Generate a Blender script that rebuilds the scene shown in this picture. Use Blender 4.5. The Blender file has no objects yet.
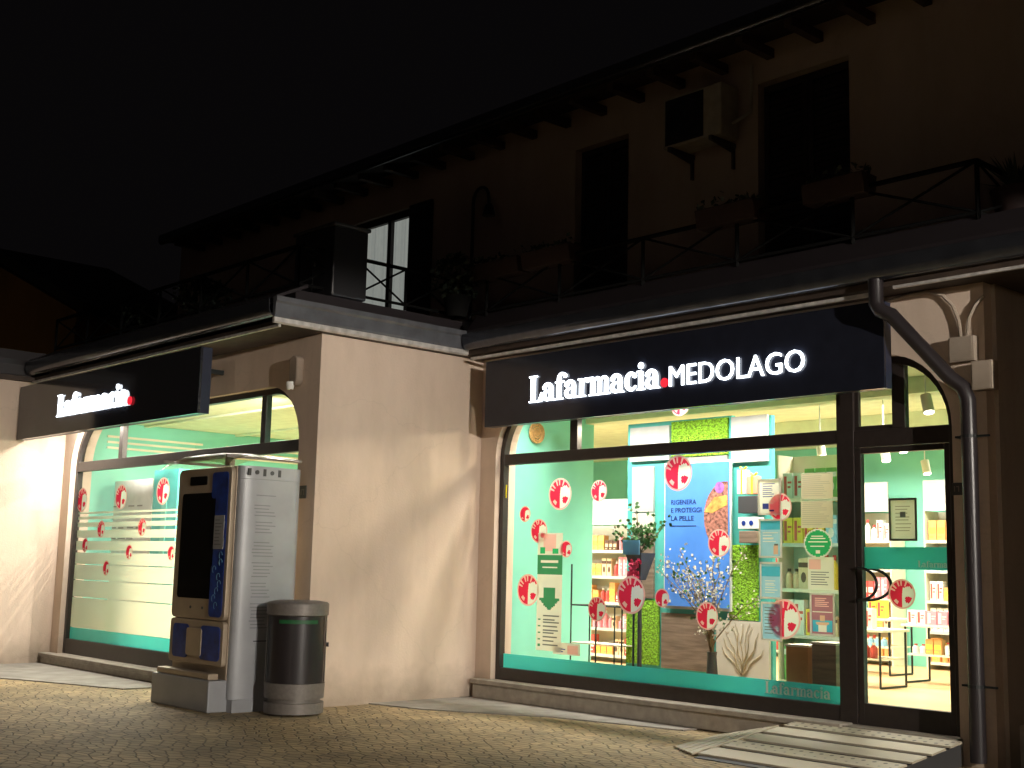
import bpy, math, random
import numpy as np
from mathutils import Vector
random.seed(7)
S = bpy.context.scene
COL = S.collection
rad = math.radians

# ------------------------------------------------------------------ camera
CAM = np.array([0.0, -9.4, 1.44]); FPX = 1249.87
yaw, pit, rol = [rad(v) for v in (-47.55686, 8.34362, 1.37384)]
fw = np.array([math.sin(yaw)*math.cos(pit), math.cos(yaw)*math.cos(pit), math.sin(pit)])
rt = np.cross(fw, [0, 0, 1]); rt /= np.linalg.norm(rt); up = np.cross(rt, fw)
c_, s_ = math.cos(rol), math.sin(rol)
rt, up = c_*rt+s_*up, -s_*rt+c_*up
MR = np.array([rt, up, fw])
cd = bpy.data.cameras.new('camera'); cam = bpy.data.objects.new('camera', cd); COL.objects.link(cam)
from mathutils import Matrix
mw = Matrix(((rt[0], up[0], -fw[0], CAM[0]), (rt[1], up[1], -fw[1], CAM[1]), (rt[2], up[2], -fw[2], CAM[2]), (0, 0, 0, 1)))
cam.matrix_world = mw
cd.sensor_width = 36; cd.lens = FPX/1024*36; cd.clip_end = 2000; cd.clip_start = 0.05
S.camera = cam

def ray(x, y): return MR.T @ np.array([(x-512)/FPX, -(y-384)/FPX, 1.0])
def PY(x, y, Y):
    r = ray(x, y); t = (Y-CAM[1])/r[1]; p = CAM+t*r; return p[0], p[2]
def PX(x, y, X):
    r = ray(x, y); t = (X-CAM[0])/r[0]; p = CAM+t*r; return p[1], p[2]
def PZ(x, y, Z):
    r = ray(x, y); t = (Z-CAM[2])/r[2]; p = CAM+t*r; return p[0], p[1]
def RY(a, b, c, d, Y):      # photo reading of an upright rectangle on the plane y = Y -> x0, x1, z0, z1
    mx, my = (a+c)/2, (b+d)/2
    return PY(a, my, Y)[0], PY(c, my, Y)[0], PY(mx, d, Y)[1], PY(mx, b, Y)[1]

# ------------------------------------------------------------------ materials
def nd(nt, t, **k):
    n = nt.nodes.new(t)
    for a, v in k.items(): setattr(n, a, v)
    return n
def mat(name, col, rough=.6, metal=0., noise=None, bump=None, emit=None, spec=.5, coat=0, detail=4):
    m = bpy.data.materials.new(name); m.use_nodes = True; nt = m.node_tree
    b = nt.nodes['Principled BSDF']
    b.inputs['Roughness'].default_value = rough; b.inputs['Metallic'].default_value = metal
    b.inputs['Specular IOR Level'].default_value = spec; b.inputs['Coat Weight'].default_value = coat
    b.inputs['Base Color'].default_value = (*col, 1)
    tc = nd(nt, 'ShaderNodeTexCoord')
    if noise is None: noise = (6, .08)
    n = nd(nt, 'ShaderNodeTexNoise'); n.inputs['Scale'].default_value = noise[0]; n.inputs['Detail'].default_value = detail
    nt.links.new(tc.outputs['Object'], n.inputs['Vector'])
    r = nd(nt, 'ShaderNodeValToRGB'); a = noise[1]
    r.color_ramp.elements[0].position = .3; r.color_ramp.elements[1].position = .7
    r.color_ramp.elements[0].color = (*[max(0, c*(1-a)) for c in col], 1)
    r.color_ramp.elements[1].color = (*[min(1, c*(1+a)) for c in col], 1)
    nt.links.new(n.outputs['Fac'], r.inputs['Fac']); nt.links.new(r.outputs['Color'], b.inputs['Base Color'])
    if bump:
        n2 = nd(nt, 'ShaderNodeTexNoise'); n2.inputs['Scale'].default_value = bump[0]; n2.inputs['Detail'].default_value = 5
        nt.links.new(tc.outputs['Object'], n2.inputs['Vector'])
        bp = nd(nt, 'ShaderNodeBump'); bp.inputs['Strength'].default_value = bump[1]; bp.inputs['Distance'].default_value = bump[2] if len(bump) > 2 else .01
        nt.links.new(n2.outputs['Fac'], bp.inputs['Height']); nt.links.new(bp.outputs['Normal'], b.inputs['Normal'])
    if emit:
        b.inputs['Emission Color'].default_value = (*emit[0], 1); b.inputs['Emission Strength'].default_value = emit[1]
    return m
def paper(name, col, tr=.78, clear=0., noise=(3, .06)):
    m = bpy.data.materials.new(name); m.use_nodes = True; nt = m.node_tree; nt.nodes.clear()
    o = nd(nt, 'ShaderNodeOutputMaterial'); d = nd(nt, 'ShaderNodeBsdfDiffuse'); t = nd(nt, 'ShaderNodeBsdfTranslucent'); mx = nd(nt, 'ShaderNodeMixShader')
    tc = nd(nt, 'ShaderNodeTexCoord'); n = nd(nt, 'ShaderNodeTexNoise'); n.inputs['Scale'].default_value = noise[0]
    r = nd(nt, 'ShaderNodeValToRGB'); a = noise[1]
    r.color_ramp.elements[0].color = (*[c*(1-a) for c in col], 1); r.color_ramp.elements[1].color = (*[min(1, c*(1+a)) for c in col], 1)
    nt.links.new(tc.outputs['Object'], n.inputs['Vector']); nt.links.new(n.outputs['Fac'], r.inputs['Fac'])
    nt.links.new(r.outputs[0], d.inputs[0]); nt.links.new(r.outputs[0], t.inputs[0])
    mx.inputs[0].default_value = tr; nt.links.new(d.outputs[0], mx.inputs[1]); nt.links.new(t.outputs[0], mx.inputs[2])
    last = mx
    if clear:
        tp = nd(nt, 'ShaderNodeBsdfTransparent'); m2 = nd(nt, 'ShaderNodeMixShader'); m2.inputs[0].default_value = clear
        nt.links.new(mx.outputs[0], m2.inputs[1]); nt.links.new(tp.outputs[0], m2.inputs[2]); last = m2
    nt.links.new(last.outputs[0], o.inputs[0]); return m
def glassmat(name, tint=(1, 1, 1), refl=1.0, rough=0.0):
    m = bpy.data.materials.new(name); m.use_nodes = True; nt = m.node_tree; nt.nodes.clear()
    o = nd(nt, 'ShaderNodeOutputMaterial'); g = nd(nt, 'ShaderNodeBsdfGlossy'); t = nd(nt, 'ShaderNodeBsdfTransparent'); mx = nd(nt, 'ShaderNodeMixShader')
    g.inputs['Roughness'].default_value = rough; t.inputs[0].default_value = (*tint, 1)
    f = nd(nt, 'ShaderNodeFresnel'); f.inputs[0].default_value = 1.35
    mt = nd(nt, 'ShaderNodeMath', operation='MULTIPLY'); mt.inputs[1].default_value = refl
    nt.links.new(f.outputs[0], mt.inputs[0]); nt.links.new(mt.outputs[0], mx.inputs[0])
    nt.links.new(t.outputs[0], mx.inputs[1]); nt.links.new(g.outputs[0], mx.inputs[2]); nt.links.new(mx.outputs[0], o.inputs[0]); return m
def emis(name, col, s):
    m = bpy.data.materials.new(name); m.use_nodes = True; nt = m.node_tree; nt.nodes.clear()
    o = nd(nt, 'ShaderNodeOutputMaterial'); e = nd(nt, 'ShaderNodeEmission'); e.inputs[0].default_value = (*col, 1); e.inputs[1].default_value = s
    nt.links.new(e.outputs[0], o.inputs[0]); return m

def plaster(name, col):
    m = mat(name, col, .85, bump=(45, .35, .006), spec=.2); nt = m.node_tree; b = nt.nodes['Principled BSDF']
    tc = nd(nt, 'ShaderNodeTexCoord')
    n = nd(nt, 'ShaderNodeTexNoise'); n.inputs['Scale'].default_value = .9; n.inputs['Detail'].default_value = 7; n.inputs['Roughness'].default_value = .65
    mp = nd(nt, 'ShaderNodeMapping'); mp.inputs['Scale'].default_value = (1, 1, .45)
    nt.links.new(tc.outputs['Object'], mp.inputs[0]); nt.links.new(mp.outputs[0], n.inputs['Vector'])
    r = nd(nt, 'ShaderNodeValToRGB'); r.color_ramp.elements[0].position = .3; r.color_ramp.elements[1].position = .72
    r.color_ramp.elements[0].color = (col[0]*.8, col[1]*.79, col[2]*.77, 1); r.color_ramp.elements[1].color = (*[min(1, c*1.07) for c in col], 1)
    nt.links.new(n.outputs['Fac'], r.inputs['Fac'])
    st = nd(nt, 'ShaderNodeTexNoise'); st.inputs['Scale'].default_value = 2.2; st.inputs['Detail'].default_value = 8
    mp2 = nd(nt, 'ShaderNodeMapping'); mp2.inputs['Scale'].default_value = (2.6, 2.6, .22); nt.links.new(tc.outputs['Object'], mp2.inputs[0]); nt.links.new(mp2.outputs[0], st.inputs['Vector'])
    sr = nd(nt, 'ShaderNodeValToRGB'); sr.color_ramp.elements[0].position = .36; sr.color_ramp.elements[0].color = (.78, .74, .68, 1); sr.color_ramp.elements[1].position = .5; sr.color_ramp.elements[1].color = (1, 1, 1, 1)
    nt.links.new(st.outputs['Fac'], sr.inputs[0])
    cr = nd(nt, 'ShaderNodeTexVoronoi', feature='DISTANCE_TO_EDGE'); cr.inputs['Scale'].default_value = .55
    cn = nd(nt, 'ShaderNodeTexNoise'); cn.inputs['Scale'].default_value = 3; cn.inputs['Detail'].default_value = 6; nt.links.new(tc.outputs['Object'], cn.inputs['Vector'])
    ca_ = nd(nt, 'ShaderNodeMixRGB', blend_type='ADD'); ca_.inputs[0].default_value = .5; nt.links.new(tc.outputs['Object'], ca_.inputs[1]); nt.links.new(cn.outputs['Color'], ca_.inputs[2]); nt.links.new(ca_.outputs[0], cr.inputs['Vector'])
    cm = nd(nt, 'ShaderNodeMapRange'); cm.inputs['From Max'].default_value = .006; cm.inputs['To Min'].default_value = .93; cm.inputs['To Max'].default_value = 1; nt.links.new(cr.outputs['Distance'], cm.inputs['Value'])
    m1_ = nd(nt, 'ShaderNodeMixRGB', blend_type='MULTIPLY'); m1_.inputs[0].default_value = .14; nt.links.new(r.outputs[0], m1_.inputs[1]); nt.links.new(sr.outputs[0], m1_.inputs[2])
    m2_ = nd(nt, 'ShaderNodeMixRGB', blend_type='MULTIPLY'); m2_.inputs[0].default_value = 1; nt.links.new(m1_.outputs[0], m2_.inputs[1]); nt.links.new(cm.outputs[0], m2_.inputs[2])
    # grime splashed along the foot of the wall
    sx = nd(nt, 'ShaderNodeSeparateXYZ'); nt.links.new(tc.outputs['Object'], sx.inputs[0])
    n3 = nd(nt, 'ShaderNodeTexNoise'); n3.inputs['Scale'].default_value = 5; nt.links.new(tc.outputs['Object'], n3.inputs['Vector'])
    ml = nd(nt, 'ShaderNodeMath', operation='MULTIPLY_ADD'); ml.inputs[1].default_value = -.35; nt.links.new(n3.outputs['Fac'], ml.inputs[0]); nt.links.new(sx.outputs['Z'], ml.inputs[2])
    mr = nd(nt, 'ShaderNodeMapRange'); mr.inputs['From Min'].default_value = -.14; mr.inputs['From Max'].default_value = .22; mr.inputs['To Min'].default_value = .5; mr.inputs['To Max'].default_value = 0
    nt.links.new(ml.outputs[0], mr.inputs['Value'])
    mx = nd(nt, 'ShaderNodeMixRGB'); mx.inputs[2].default_value = (.16, .13, .09, 1)
    nt.links.new(mr.outputs[0], mx.inputs[0]); nt.links.new(m2_.outputs[0], mx.inputs[1]); nt.links.new(mx.outputs[0], b.inputs['Base Color'])
    return m

M = {}
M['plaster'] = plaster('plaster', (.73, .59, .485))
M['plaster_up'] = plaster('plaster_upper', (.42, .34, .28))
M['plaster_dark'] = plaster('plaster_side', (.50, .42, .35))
M['stone'] = mat('sill_stone', (.34, .30, .25), .7, noise=(9, .2), bump=(60, .3))
M['concrete'] = mat('concrete', (.30, .28, .25), .85, noise=(4, .22), bump=(50, .4))
M['frame'] = mat('bronze_frame', (.030, .023, .021), .42, noise=(20, .15))
M['kick'] = mat('kick_panel', (.022, .018, .02), .35)
M['gutter'] = mat('gutter_metal', (.08, .085, .10), .22, .8, noise=(8, .25), bump=(30, .08))
M['fascia'] = mat('fascia_sheet', (.12, .125, .14), .45, .35, noise=(5, .22), bump=(18, .15))
M['trim'] = mat('eave_trim', (.62, .60, .58), .4, .3, noise=(12, .25))
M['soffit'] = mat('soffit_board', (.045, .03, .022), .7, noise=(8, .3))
M['tile'] = mat('roof_tile', (.018, .012, .010), .85, noise=(5, .4), bump=(20, .5))
M['rail'] = mat('rail_iron', (.006, .006, .006), .9, spec=.1)
M['wood_dark'] = mat('shutter_wood', (.018, .010, .008), .6, noise=(3, .3))
M['sign'] = mat('sign_face', (.026, .027, .033), .09, noise=(8, .1), spec=1.0)
M['sign_blue'] = mat('sign_face_blue', (.017, .019, .030), .14, noise=(8, .1), spec=.4)
M['sign_side'] = mat('sign_side', (.02, .025, .05), .4)
M['white'] = mat('white_lacquer', (.78, .78, .74), .5)
M['panelwhite'] = mat('white_panel_board', (.52, .53, .50), .5)
M['cream'] = mat('cream_board', (.72, .67, .55), .6, noise=(3, .08))
M['ceil'] = mat('shop_ceiling', (.74, .80, .58), .8)
M['mint'] = mat('mint_wall', (.20, .60, .49), .6, noise=(2, .06))
M['teal'] = mat('teal_board', (.10, .52, .47), .5)
M['floor'] = mat('shop_floor', (.60, .40, .20), .35, noise=(1.5, .12))
M['wire'] = mat('wire_black', (.02, .025, .025), .45, .4)
M['black'] = mat('black_plastic', (.018, .018, .02), .4)
M['darkgrey'] = mat('dark_grey', (.05, .05, .052), .5)
M['grey'] = mat('grey_box', (.30, .29, .27), .6)
M['steel'] = mat('brushed_steel', (.20, .18, .165), .5, .3, noise=(30, .12))
M['ac'] = mat('aged_white', (.34, .31, .24), .6, noise=(7, .15))
M['terracotta'] = mat('terracotta', (.03, .015, .013), .8, noise=(9, .25))
M['leafdark'] = mat('leaf_dark', (.03, .045, .03), .7, noise=(12, .4))
M['leaf'] = mat('leaf', (.07, .20, .05), .6, noise=(12, .4))
M['moss'] = mat('moss', (.24, .50, .02), .9, noise=(40, .55), bump=(55, 1.0, .04))
M['petal'] = mat('petal_white', (.85, .80, .66), .7)
M['petalred'] = mat('petal_red', (.70, .05, .16), .6)
M['branch'] = mat('branch', (.20, .13, .06), .8)
M['wicker'] = mat('wicker', (.45, .27, .10), .8, noise=(30, .4))
M['glass'] = glassmat('window_glass')
M['lettwhite'] = emis('letter_light', (.86, .93, 1.0), 5.0)
M['lettside'] = emis('letter_back_glow', (.80, .90, 1.0), 3.2)
M['lettred'] = emis('letter_red_light', (1.0, .03, .05), .9)
M['vinylred'] = paper('vinyl_red', (.78, .03, .08), .78)
M['vinylwhite'] = paper('vinyl_white', (.88, .84, .80), .78)
M['vinylpink'] = paper('vinyl_pink', (.90, .50, .48), .78)
M['vinylteal'] = paper('vinyl_teal', (.24, .76, .77), .78)
M['vinylgreen'] = paper('vinyl_green', (.04, .42, .16), .78)
M['vinyldkgreen'] = paper('vinyl_dark_green', (.06, .27, .13), .78)
M['film'] = paper('frosted_film', (.90, .91, .84), .8, .10, (2, .04))
M['paper'] = paper('paper', (.84, .80, .72), .78)
M['paperblue'] = paper('paper_blue', (.35, .60, .78), .78, noise=(6, .2))
M['paperteal'] = paper('paper_teal', (.08, .42, .62), .78, noise=(8, .3))
M['papermauve'] = paper('paper_mauve', (.40, .17, .22), .78)
M['ink'] = paper('ink', (.20, .20, .20), .3)
M['inkblue'] = paper('ink_blue', (.08, .10, .40), .3)
M['papertan'] = paper('paper_tan', (.66, .57, .44), .78)
M['papergrey'] = paper('paper_grey', (.48, .42, .34), .78)
M['papergrey2'] = mat('faint_print', (.22, .22, .23), .6)
M['paperwhite'] = paper('letter_vinyl', (.97, .95, .95), .6)
M['paperyellow'] = paper('paper_yellow', (.85, .68, .05), .78)
M['clear'] = glassmat('clear_vinyl', (.95, .97, .95), .2)
M['skin'] = paper('print_skin', (.75, .45, .32), .78)
M['shelf'] = mat('shelf_board', (.80, .74, .58), .5)
M['shelfdark'] = mat('pale_brown', (.42, .34, .20), .7)
M['yellow'] = mat('yellow_print', (.85, .62, .03), .5)
M['pblue'] = mat('poster_blue', (.09, .28, .80), .35, noise=(2, .15))
M['lamp'] = emis('lamp_glow', (1, .93, .72), 14)

def woodmat(name, a, b, sc=(1, 1, 9)):
    m = mat(name, a, .5); nt = m.node_tree; p = nt.nodes['Principled BSDF']
    tc = nd(nt, 'ShaderNodeTexCoord'); mp = nd(nt, 'ShaderNodeMapping'); mp.inputs['Scale'].default_value = sc
    n = nd(nt, 'ShaderNodeTexNoise'); n.inputs['Scale'].default_value = 3; n.inputs['Detail'].default_value = 6
    r = nd(nt, 'ShaderNodeValToRGB'); r.color_ramp.elements[0].position = .35; r.color_ramp.elements[1].position = .65
    r.color_ramp.elements[0].color = (*a, 1); r.color_ramp.elements[1].color = (*b, 1)
    nt.links.new(tc.outputs['Object'], mp.inputs[0]); nt.links.new(mp.outputs[0], n.inputs['Vector']); nt.links.new(n.outputs['Fac'], r.inputs[0]); nt.links.new(r.outputs[0], p.inputs['Base Color'])
    return m
M['wood'] = woodmat('grey_wood', (.17, .12, .085), (.30, .22, .16))
M['woodwarm'] = woodmat('warm_wood', (.40, .20, .08), (.55, .30, .13), (1, 1, 1))

def paving():
    m = bpy.data.materials.new('stone_paving'); m.use_nodes = True; nt = m.node_tree; b = nt.nodes['Principled BSDF']
    tc = nd(nt, 'ShaderNodeTexCoord')
    wn = nd(nt, 'ShaderNodeTexNoise'); wn.inputs['Scale'].default_value = 3.0
    nt.links.new(tc.outputs['Object'], wn.inputs['Vector'])
    mxv = nd(nt, 'ShaderNodeMixRGB', blend_type='ADD'); mxv.inputs[0].default_value = .05
    nt.links.new(tc.outputs['Object'], mxv.inputs[1]); nt.links.new(wn.outputs['Color'], mxv.inputs[2])
    mp = nd(nt, 'ShaderNodeMapping'); mp.inputs['Rotation'].default_value = (0, 0, rad(47)); mp.inputs['Scale'].default_value = (6.5, 11.5, 1)
    nt.links.new(mxv.outputs[0], mp.inputs[0])
    ve = nd(nt, 'ShaderNodeTexVoronoi', feature='DISTANCE_TO_EDGE', voronoi_dimensions='2D'); vc = nd(nt, 'ShaderNodeTexVoronoi', voronoi_dimensions='2D')
    for q in (ve, vc): q.inputs['Scale'].default_value = 1; q.inputs['Randomness'].default_value = .8; nt.links.new(mp.outputs[0], q.inputs['Vector'])
    br = nd(nt, 'ShaderNodeMapRange'); br.inputs['From Min'].default_value = .02; br.inputs['From Max'].default_value = .10; br.inputs['To Min'].default_value = 1; br.inputs['To Max'].default_value = 0
    nt.links.new(ve.outputs['Distance'], br.inputs['Value'])
    sp = nd(nt, 'ShaderNodeSeparateColor'); nt.links.new(vc.outputs['Color'], sp.inputs[0])
    c1 = nd(nt, 'ShaderNodeMixRGB'); c1.inputs[1].default_value = (.52, .39, .22, 1); c1.inputs[2].default_value = (.36, .28, .165, 1); nt.links.new(sp.outputs[0], c1.inputs[0])
    c2 = nd(nt, 'ShaderNodeMixRGB'); c2.inputs[2].default_value = (.21, .165, .10, 1); nt.links.new(br.outputs[0], c2.inputs[0]); nt.links.new(c1.outputs[0], c2.inputs[1])
    n = nd(nt, 'ShaderNodeTexNoise'); n.inputs['Scale'].default_value = 1.3; n.inputs['Detail'].default_value = 6
    nt.links.new(tc.outputs['Object'], n.inputs['Vector'])
    r = nd(nt, 'ShaderNodeValToRGB'); r.color_ramp.elements[0].position = .3; r.color_ramp.elements[0].color = (.62, .62, .6, 1); r.color_ramp.elements[1].position = .7; r.color_ramp.elements[1].color = (1.15, 1.12, 1.05, 1)
    nt.links.new(n.outputs['Fac'], r.inputs[0])
    mu = nd(nt, 'ShaderNodeMixRGB', blend_type='MULTIPLY'); mu.inputs[0].default_value = 1
    nt.links.new(c2.outputs[0], mu.inputs[1]); nt.links.new(r.outputs[0], mu.inputs[2]); nt.links.new(mu.outputs[0], b.inputs['Base Color'])
    b.inputs['Roughness'].default_value = .72
    n2 = nd(nt, 'ShaderNodeTexNoise'); n2.inputs['Scale'].default_value = 22; n2.inputs['Detail'].default_value = 6
    nt.links.new(tc.outputs['Object'], n2.inputs['Vector'])
    mm = nd(nt, 'ShaderNodeMath', operation='MULTIPLY_ADD'); mm.inputs[1].default_value = -1.0
    n2m = nd(nt, 'ShaderNodeMath', operation='MULTIPLY'); n2m.inputs[1].default_value = .8
    nt.links.new(n2.outputs['Fac'], n2m.inputs[0]); nt.links.new(br.outputs[0], mm.inputs[0]); nt.links.new(n2m.outputs[0], mm.inputs[2])
    bp = nd(nt, 'ShaderNodeBump'); bp.inputs['Distance'].default_value = .012; bp.inputs['Strength'].default_value = .8
    nt.links.new(mm.outputs[0], bp.inputs['Height']); nt.links.new(bp.outputs['Normal'], b.inputs['Normal'])
    return m
M['paving'] = paving()
def dotted():
    m = mat('tread_plate', (.5, .44, .34), .5, .1, noise=(5, .15)); nt = m.node_tree; b = nt.nodes['Principled BSDF']
    tc = nd(nt, 'ShaderNodeTexCoord'); v = nd(nt, 'ShaderNodeTexVoronoi'); v.inputs['Scale'].default_value = 11; v.inputs['Randomness'].default_value = 0
    nt.links.new(tc.outputs['Object'], v.inputs['Vector'])
    r = nd(nt, 'ShaderNodeValToRGB'); r.color_ramp.elements[0].position = .16; r.color_ramp.elements[0].color = (.13, .11, .09, 1); r.color_ramp.elements[1].position = .22; r.color_ramp.elements[1].color = (.52, .46, .35, 1)
    nt.links.new(v.outputs['Distance'], r.inputs[0]); nt.links.new(r.outputs[0], b.inputs['Base Color']); return m
M['tread'] = dotted()

# ------------------------------------------------------------------ mesh helpers
def tag(o, label=None, cat=None, group=None, kind=None):
    if label: o['label'] = label
    if cat: o['category'] = cat
    if group: o['group'] = group
    if kind: o['kind'] = kind
    return o
def thing(name, label, cat, loc, group=None):
    o = bpy.data.objects.new(name, None); COL.objects.link(o); o.location = loc; o.empty_display_size = .1
    return tag(o, label, cat, group)
def rootloc(o):
    while o.parent is not None: o = o.parent
    return Vector(o.location)
class MB:
    def __init__(s): s.v = []; s.f = []; s.pc = []
    def each(s, name, m, parent=None, **k):
        for v, f in s.pc:
            q = MB(); q.add(v, f); q.build(name, m, parent, **k)
    def add(s, v, f):
        s.pc.append((v, f)); k = len(s.v); s.v += [tuple(p) for p in v]; s.f += [tuple(i+k for i in q) for q in f]; return s
    def box(s, x0, x1, y0, y1, z0, z1):
        return s.add([(x, y, z) for x in (x0, x1) for y in (y0, y1) for z in (z0, z1)],
                     [(0, 1, 3, 2), (4, 6, 7, 5), (0, 4, 5, 1), (2, 3, 7, 6), (0, 2, 6, 4), (1, 5, 7, 3)])
    def prism(s, pts, y0, y1):      # polygon in x,z extruded along y
        n = len(pts); v = [(p[0], y0, p[1]) for p in pts]+[(p[0], y1, p[1]) for p in pts]
        f = [tuple(range(n)), tuple(range(2*n-1, n-1, -1))]+[(i, n+i, n+(i+1) % n, (i+1) % n) for i in range(n)]
        return s.add(v, f)
    def prismz(s, pts, z0, z1):
        n = len(pts); v = [(p[0], p[1], z0) for p in pts]+[(p[0], p[1], z1) for p in pts]
        f = [tuple(range(n-1, -1, -1)), tuple(range(n, 2*n))]+[(i, (i+1) % n, n+(i+1) % n, n+i) for i in range(n)]
        return s.add(v, f)
    def prismx(s, pts, x0, x1):     # polygon in y,z extruded along x
        n = len(pts); v = [(x0, p[0], p[1]) for p in pts]+[(x1, p[0], p[1]) for p in pts]
        f = [tuple(range(n)), tuple(range(2*n-1, n-1, -1))]+[(i, n+i, n+(i+1) % n, (i+1) % n) for i in range(n)]
        return s.add(v, f)
    def strip(s, a, b, y0, y1):     # ribbon between two x,z polylines of equal length, extruded along y
        n = len(a); v = []
        for p, q in zip(a, b): v += [(p[0], y0, p[1]), (q[0], y0, q[1]), (q[0], y1, q[1]), (p[0], y1, p[1])]
        f = []
        for i in range(n-1):
            for j in range(4): f.append((4*i+j, 4*i+(j+1) % 4, 4*i+4+(j+1) % 4, 4*i+4+j))
        f += [(0, 3, 2, 1), (4*n-4, 4*n-3, 4*n-2, 4*n-1)]
        return s.add(v, f)
    def tube(s, pts, r, n=10, closed=False):
        pts = [Vector(p) for p in pts]; rings = []; m = len(pts)
        rr = r if isinstance(r, (list, tuple)) else [r]*m
        ref = None
        for i, p in enumerate(pts):
            if closed: d = (pts[(i+1) % m]-pts[i-1]).normalized()
            else:
                d = Vector((0, 0, 0))
                if i > 0: d += (p-pts[i-1]).normalized()
                if i < m-1: d += (pts[i+1]-p).normalized()
                d.normalize()
            if ref is None: ref = Vector((0, 0, 1)) if abs(d.z) < .9 else Vector((1, 0, 0))
            a = d.cross(ref)
            if a.length < 1e-4: a = d.cross(Vector((0, 1, 0)))
            a.normalize(); b = a.cross(d).normalized(); ref = b
            rings.append([p+rr[i]*(a*math.cos(2*math.pi*k/n)+b*math.sin(2*math.pi*k/n)) for k in range(n)])
        v = [q for R_ in rings for q in R_]; f = []
        for i in range(m if closed else m-1):
            for k in range(n):
                i2 = (i+1) % m
                f.append((i*n+k, i*n+(k+1) % n, i2*n+(k+1) % n, i2*n+k))
        if not closed: f += [tuple(range(n-1, -1, -1)), tuple(range((m-1)*n, m*n))]
        return s.add(v, f)
    def lathe(s, prof, cx, cy, n=32, a0=0, a1=2*math.pi):   # prof: (r,z)
        full = abs(a1-a0-2*math.pi) < 1e-6; k = n if full else n+1; v = []
        for r, z in prof:
            for i in range(k):
                a = a0+(a1-a0)*i/n; v.append((cx+r*math.cos(a), cy+r*math.sin(a), z))
        f = []
        for j in range(len(prof)-1):
            for i in range(n):
                i2 = (i+1) % k
                f.append((j*k+i, j*k+i2, (j+1)*k+i2, (j+1)*k+i))
        if full: f += [tuple(range(k-1, -1, -1)), tuple(range((len(prof)-1)*k, len(prof)*k))]
        return s.add(v, f)
    def disc(s, cx, cz, r, y0, y1, n=28, rx=None):
        rx = rx or r
        return s.prism([(cx+rx*math.cos(2*math.pi*i/n), cz+r*math.sin(2*math.pi*i/n)) for i in range(n)], y0, y1)
    def build(s, name, m, parent=None, smooth=False, bevel=0, fix=True, weld=False):
        me = bpy.data.meshes.new(name)
        if parent is None:
            a = np.array(s.v); lo = a.min(0); hi = a.max(0); base = Vector(((lo[0]+hi[0])/2, (lo[1]+hi[1])/2, lo[2]))
        else: base = rootloc(parent)
        me.from_pydata([tuple(Vector(p)-base) for p in s.v], [], s.f)
        if fix:
            import bmesh
            bm = bmesh.new(); bm.from_mesh(me); bmesh.ops.recalc_face_normals(bm, faces=bm.faces); bm.to_mesh(me); bm.free()
        if weld:
            import bmesh
            bm = bmesh.new(); bm.from_mesh(me); bmesh.ops.remove_doubles(bm, verts=bm.verts, dist=2e-4); bm.to_mesh(me); bm.free()
        me.materials.append(M[m] if isinstance(m, str) else m)
        if smooth: me.polygons.foreach_set('use_smooth', [True]*len(me.polygons))
        me.update()
        o = bpy.data.objects.new(name, me); COL.objects.link(o)
        if parent is None: o.location = base
        else: o.parent = parent
        if bevel:
            b = o.modifiers.new('bevel', 'BEVEL'); b.width = bevel; b.segments = 2; b.limit_method = 'ANGLE'
        if smooth:
            e = o.modifiers.new('split', 'EDGE_SPLIT'); e.split_angle = rad(40)
        return o

# ------------------------------------------------------------------ dimensions
XC, YA, XL, XR = -10.78, -2.233, -17.05, -4.70      # return wall, left front plane, far inner corner, right corner
ZT = 3.80                                          # underside of the eaves
FR = .07                                           # glazing set back in the opening

# ------------------------------------------------------------------ ground
g = MB(); g.add([(-70, -45, 0), (45, -45, 0), (45, 60, 0), (-70, 60, 0)], [(0, 1, 2, 3)])
tag(g.build('ground', 'paving'), kind='structure')
def slab(pts, nm):
    m = MB(); m.prismz(pts, -.05, .012); tag(m.build(nm, 'concrete'), kind='structure')
slab([(XC, 0), (XC, -1.45), (-10.1, -1.30), (-8.9, -.62), (-7.55, -.28), (-7.55, 0)], 'pavement')
slab([(XL, YA), (XL, -4.6), (-16.2, -4.2), (-14.9, -3.5), (-13.3, -2.95), (-13.3, YA)], 'pavement')

# ------------------------------------------------------------------ main building
B = thing('corner_building', 'cream plastered two storey building with a stepped front and a pharmacy on its ground floor', 'building', (XC, 0, 0))
def arch_open(xo0, xo1, zs, zt, r, n=10):
    pts = [(xo0, 0), (xo0, zs)]
    pts += [(xo0+r-r*math.cos(a), zs+(zt-zs)*math.sin(a)) for a in [math.pi/2*i/n for i in range(1, n+1)]]
    pts += [(xo1-r+r*math.sin(a), zs+(zt-zs)*math.cos(a)) for a in [math.pi/2*i/n for i in range(0, n+1)]]
    pts += [(xo1, 0)]
    return pts
OB = (-10.52, -5.00, 2.66, 3.30, .60); OA = (-16.80, -11.12, 2.66, 3.32, .62)
H1 = 3.83
w = MB()
def frontwall(x0, x1, O, y0, y1):
    w.prism([(x0, 0)]+arch_open(*O)+[(x1, 0), (x1, H1), (x0, H1)], y0, y1)
frontwall(XC+.002, XR, OB, 0, .3); frontwall(XL+.002, XC-.32, OA, YA, YA+.3)
w.build('front_wall', 'plaster', B)
w = MB(); w.box(XC-.32, XC, YA, .3, 0, H1); w.build('return_wall', 'plaster', B)
w = MB(); w.box(XL-.3, XL, -4.0, YA+.3, 0, H1); w.box(-24, XL-.3, -4.0, -3.7, 0, H1); w.build('return_wall', 'plaster', B)
w = MB(); w.box(XR-.3, XR-.002, .302, 9, 0, H1); w.box(XR-.002, XR+.035, .13, 9, 0, H1); w.each('side_wall', 'plaster_dark', B)
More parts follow.
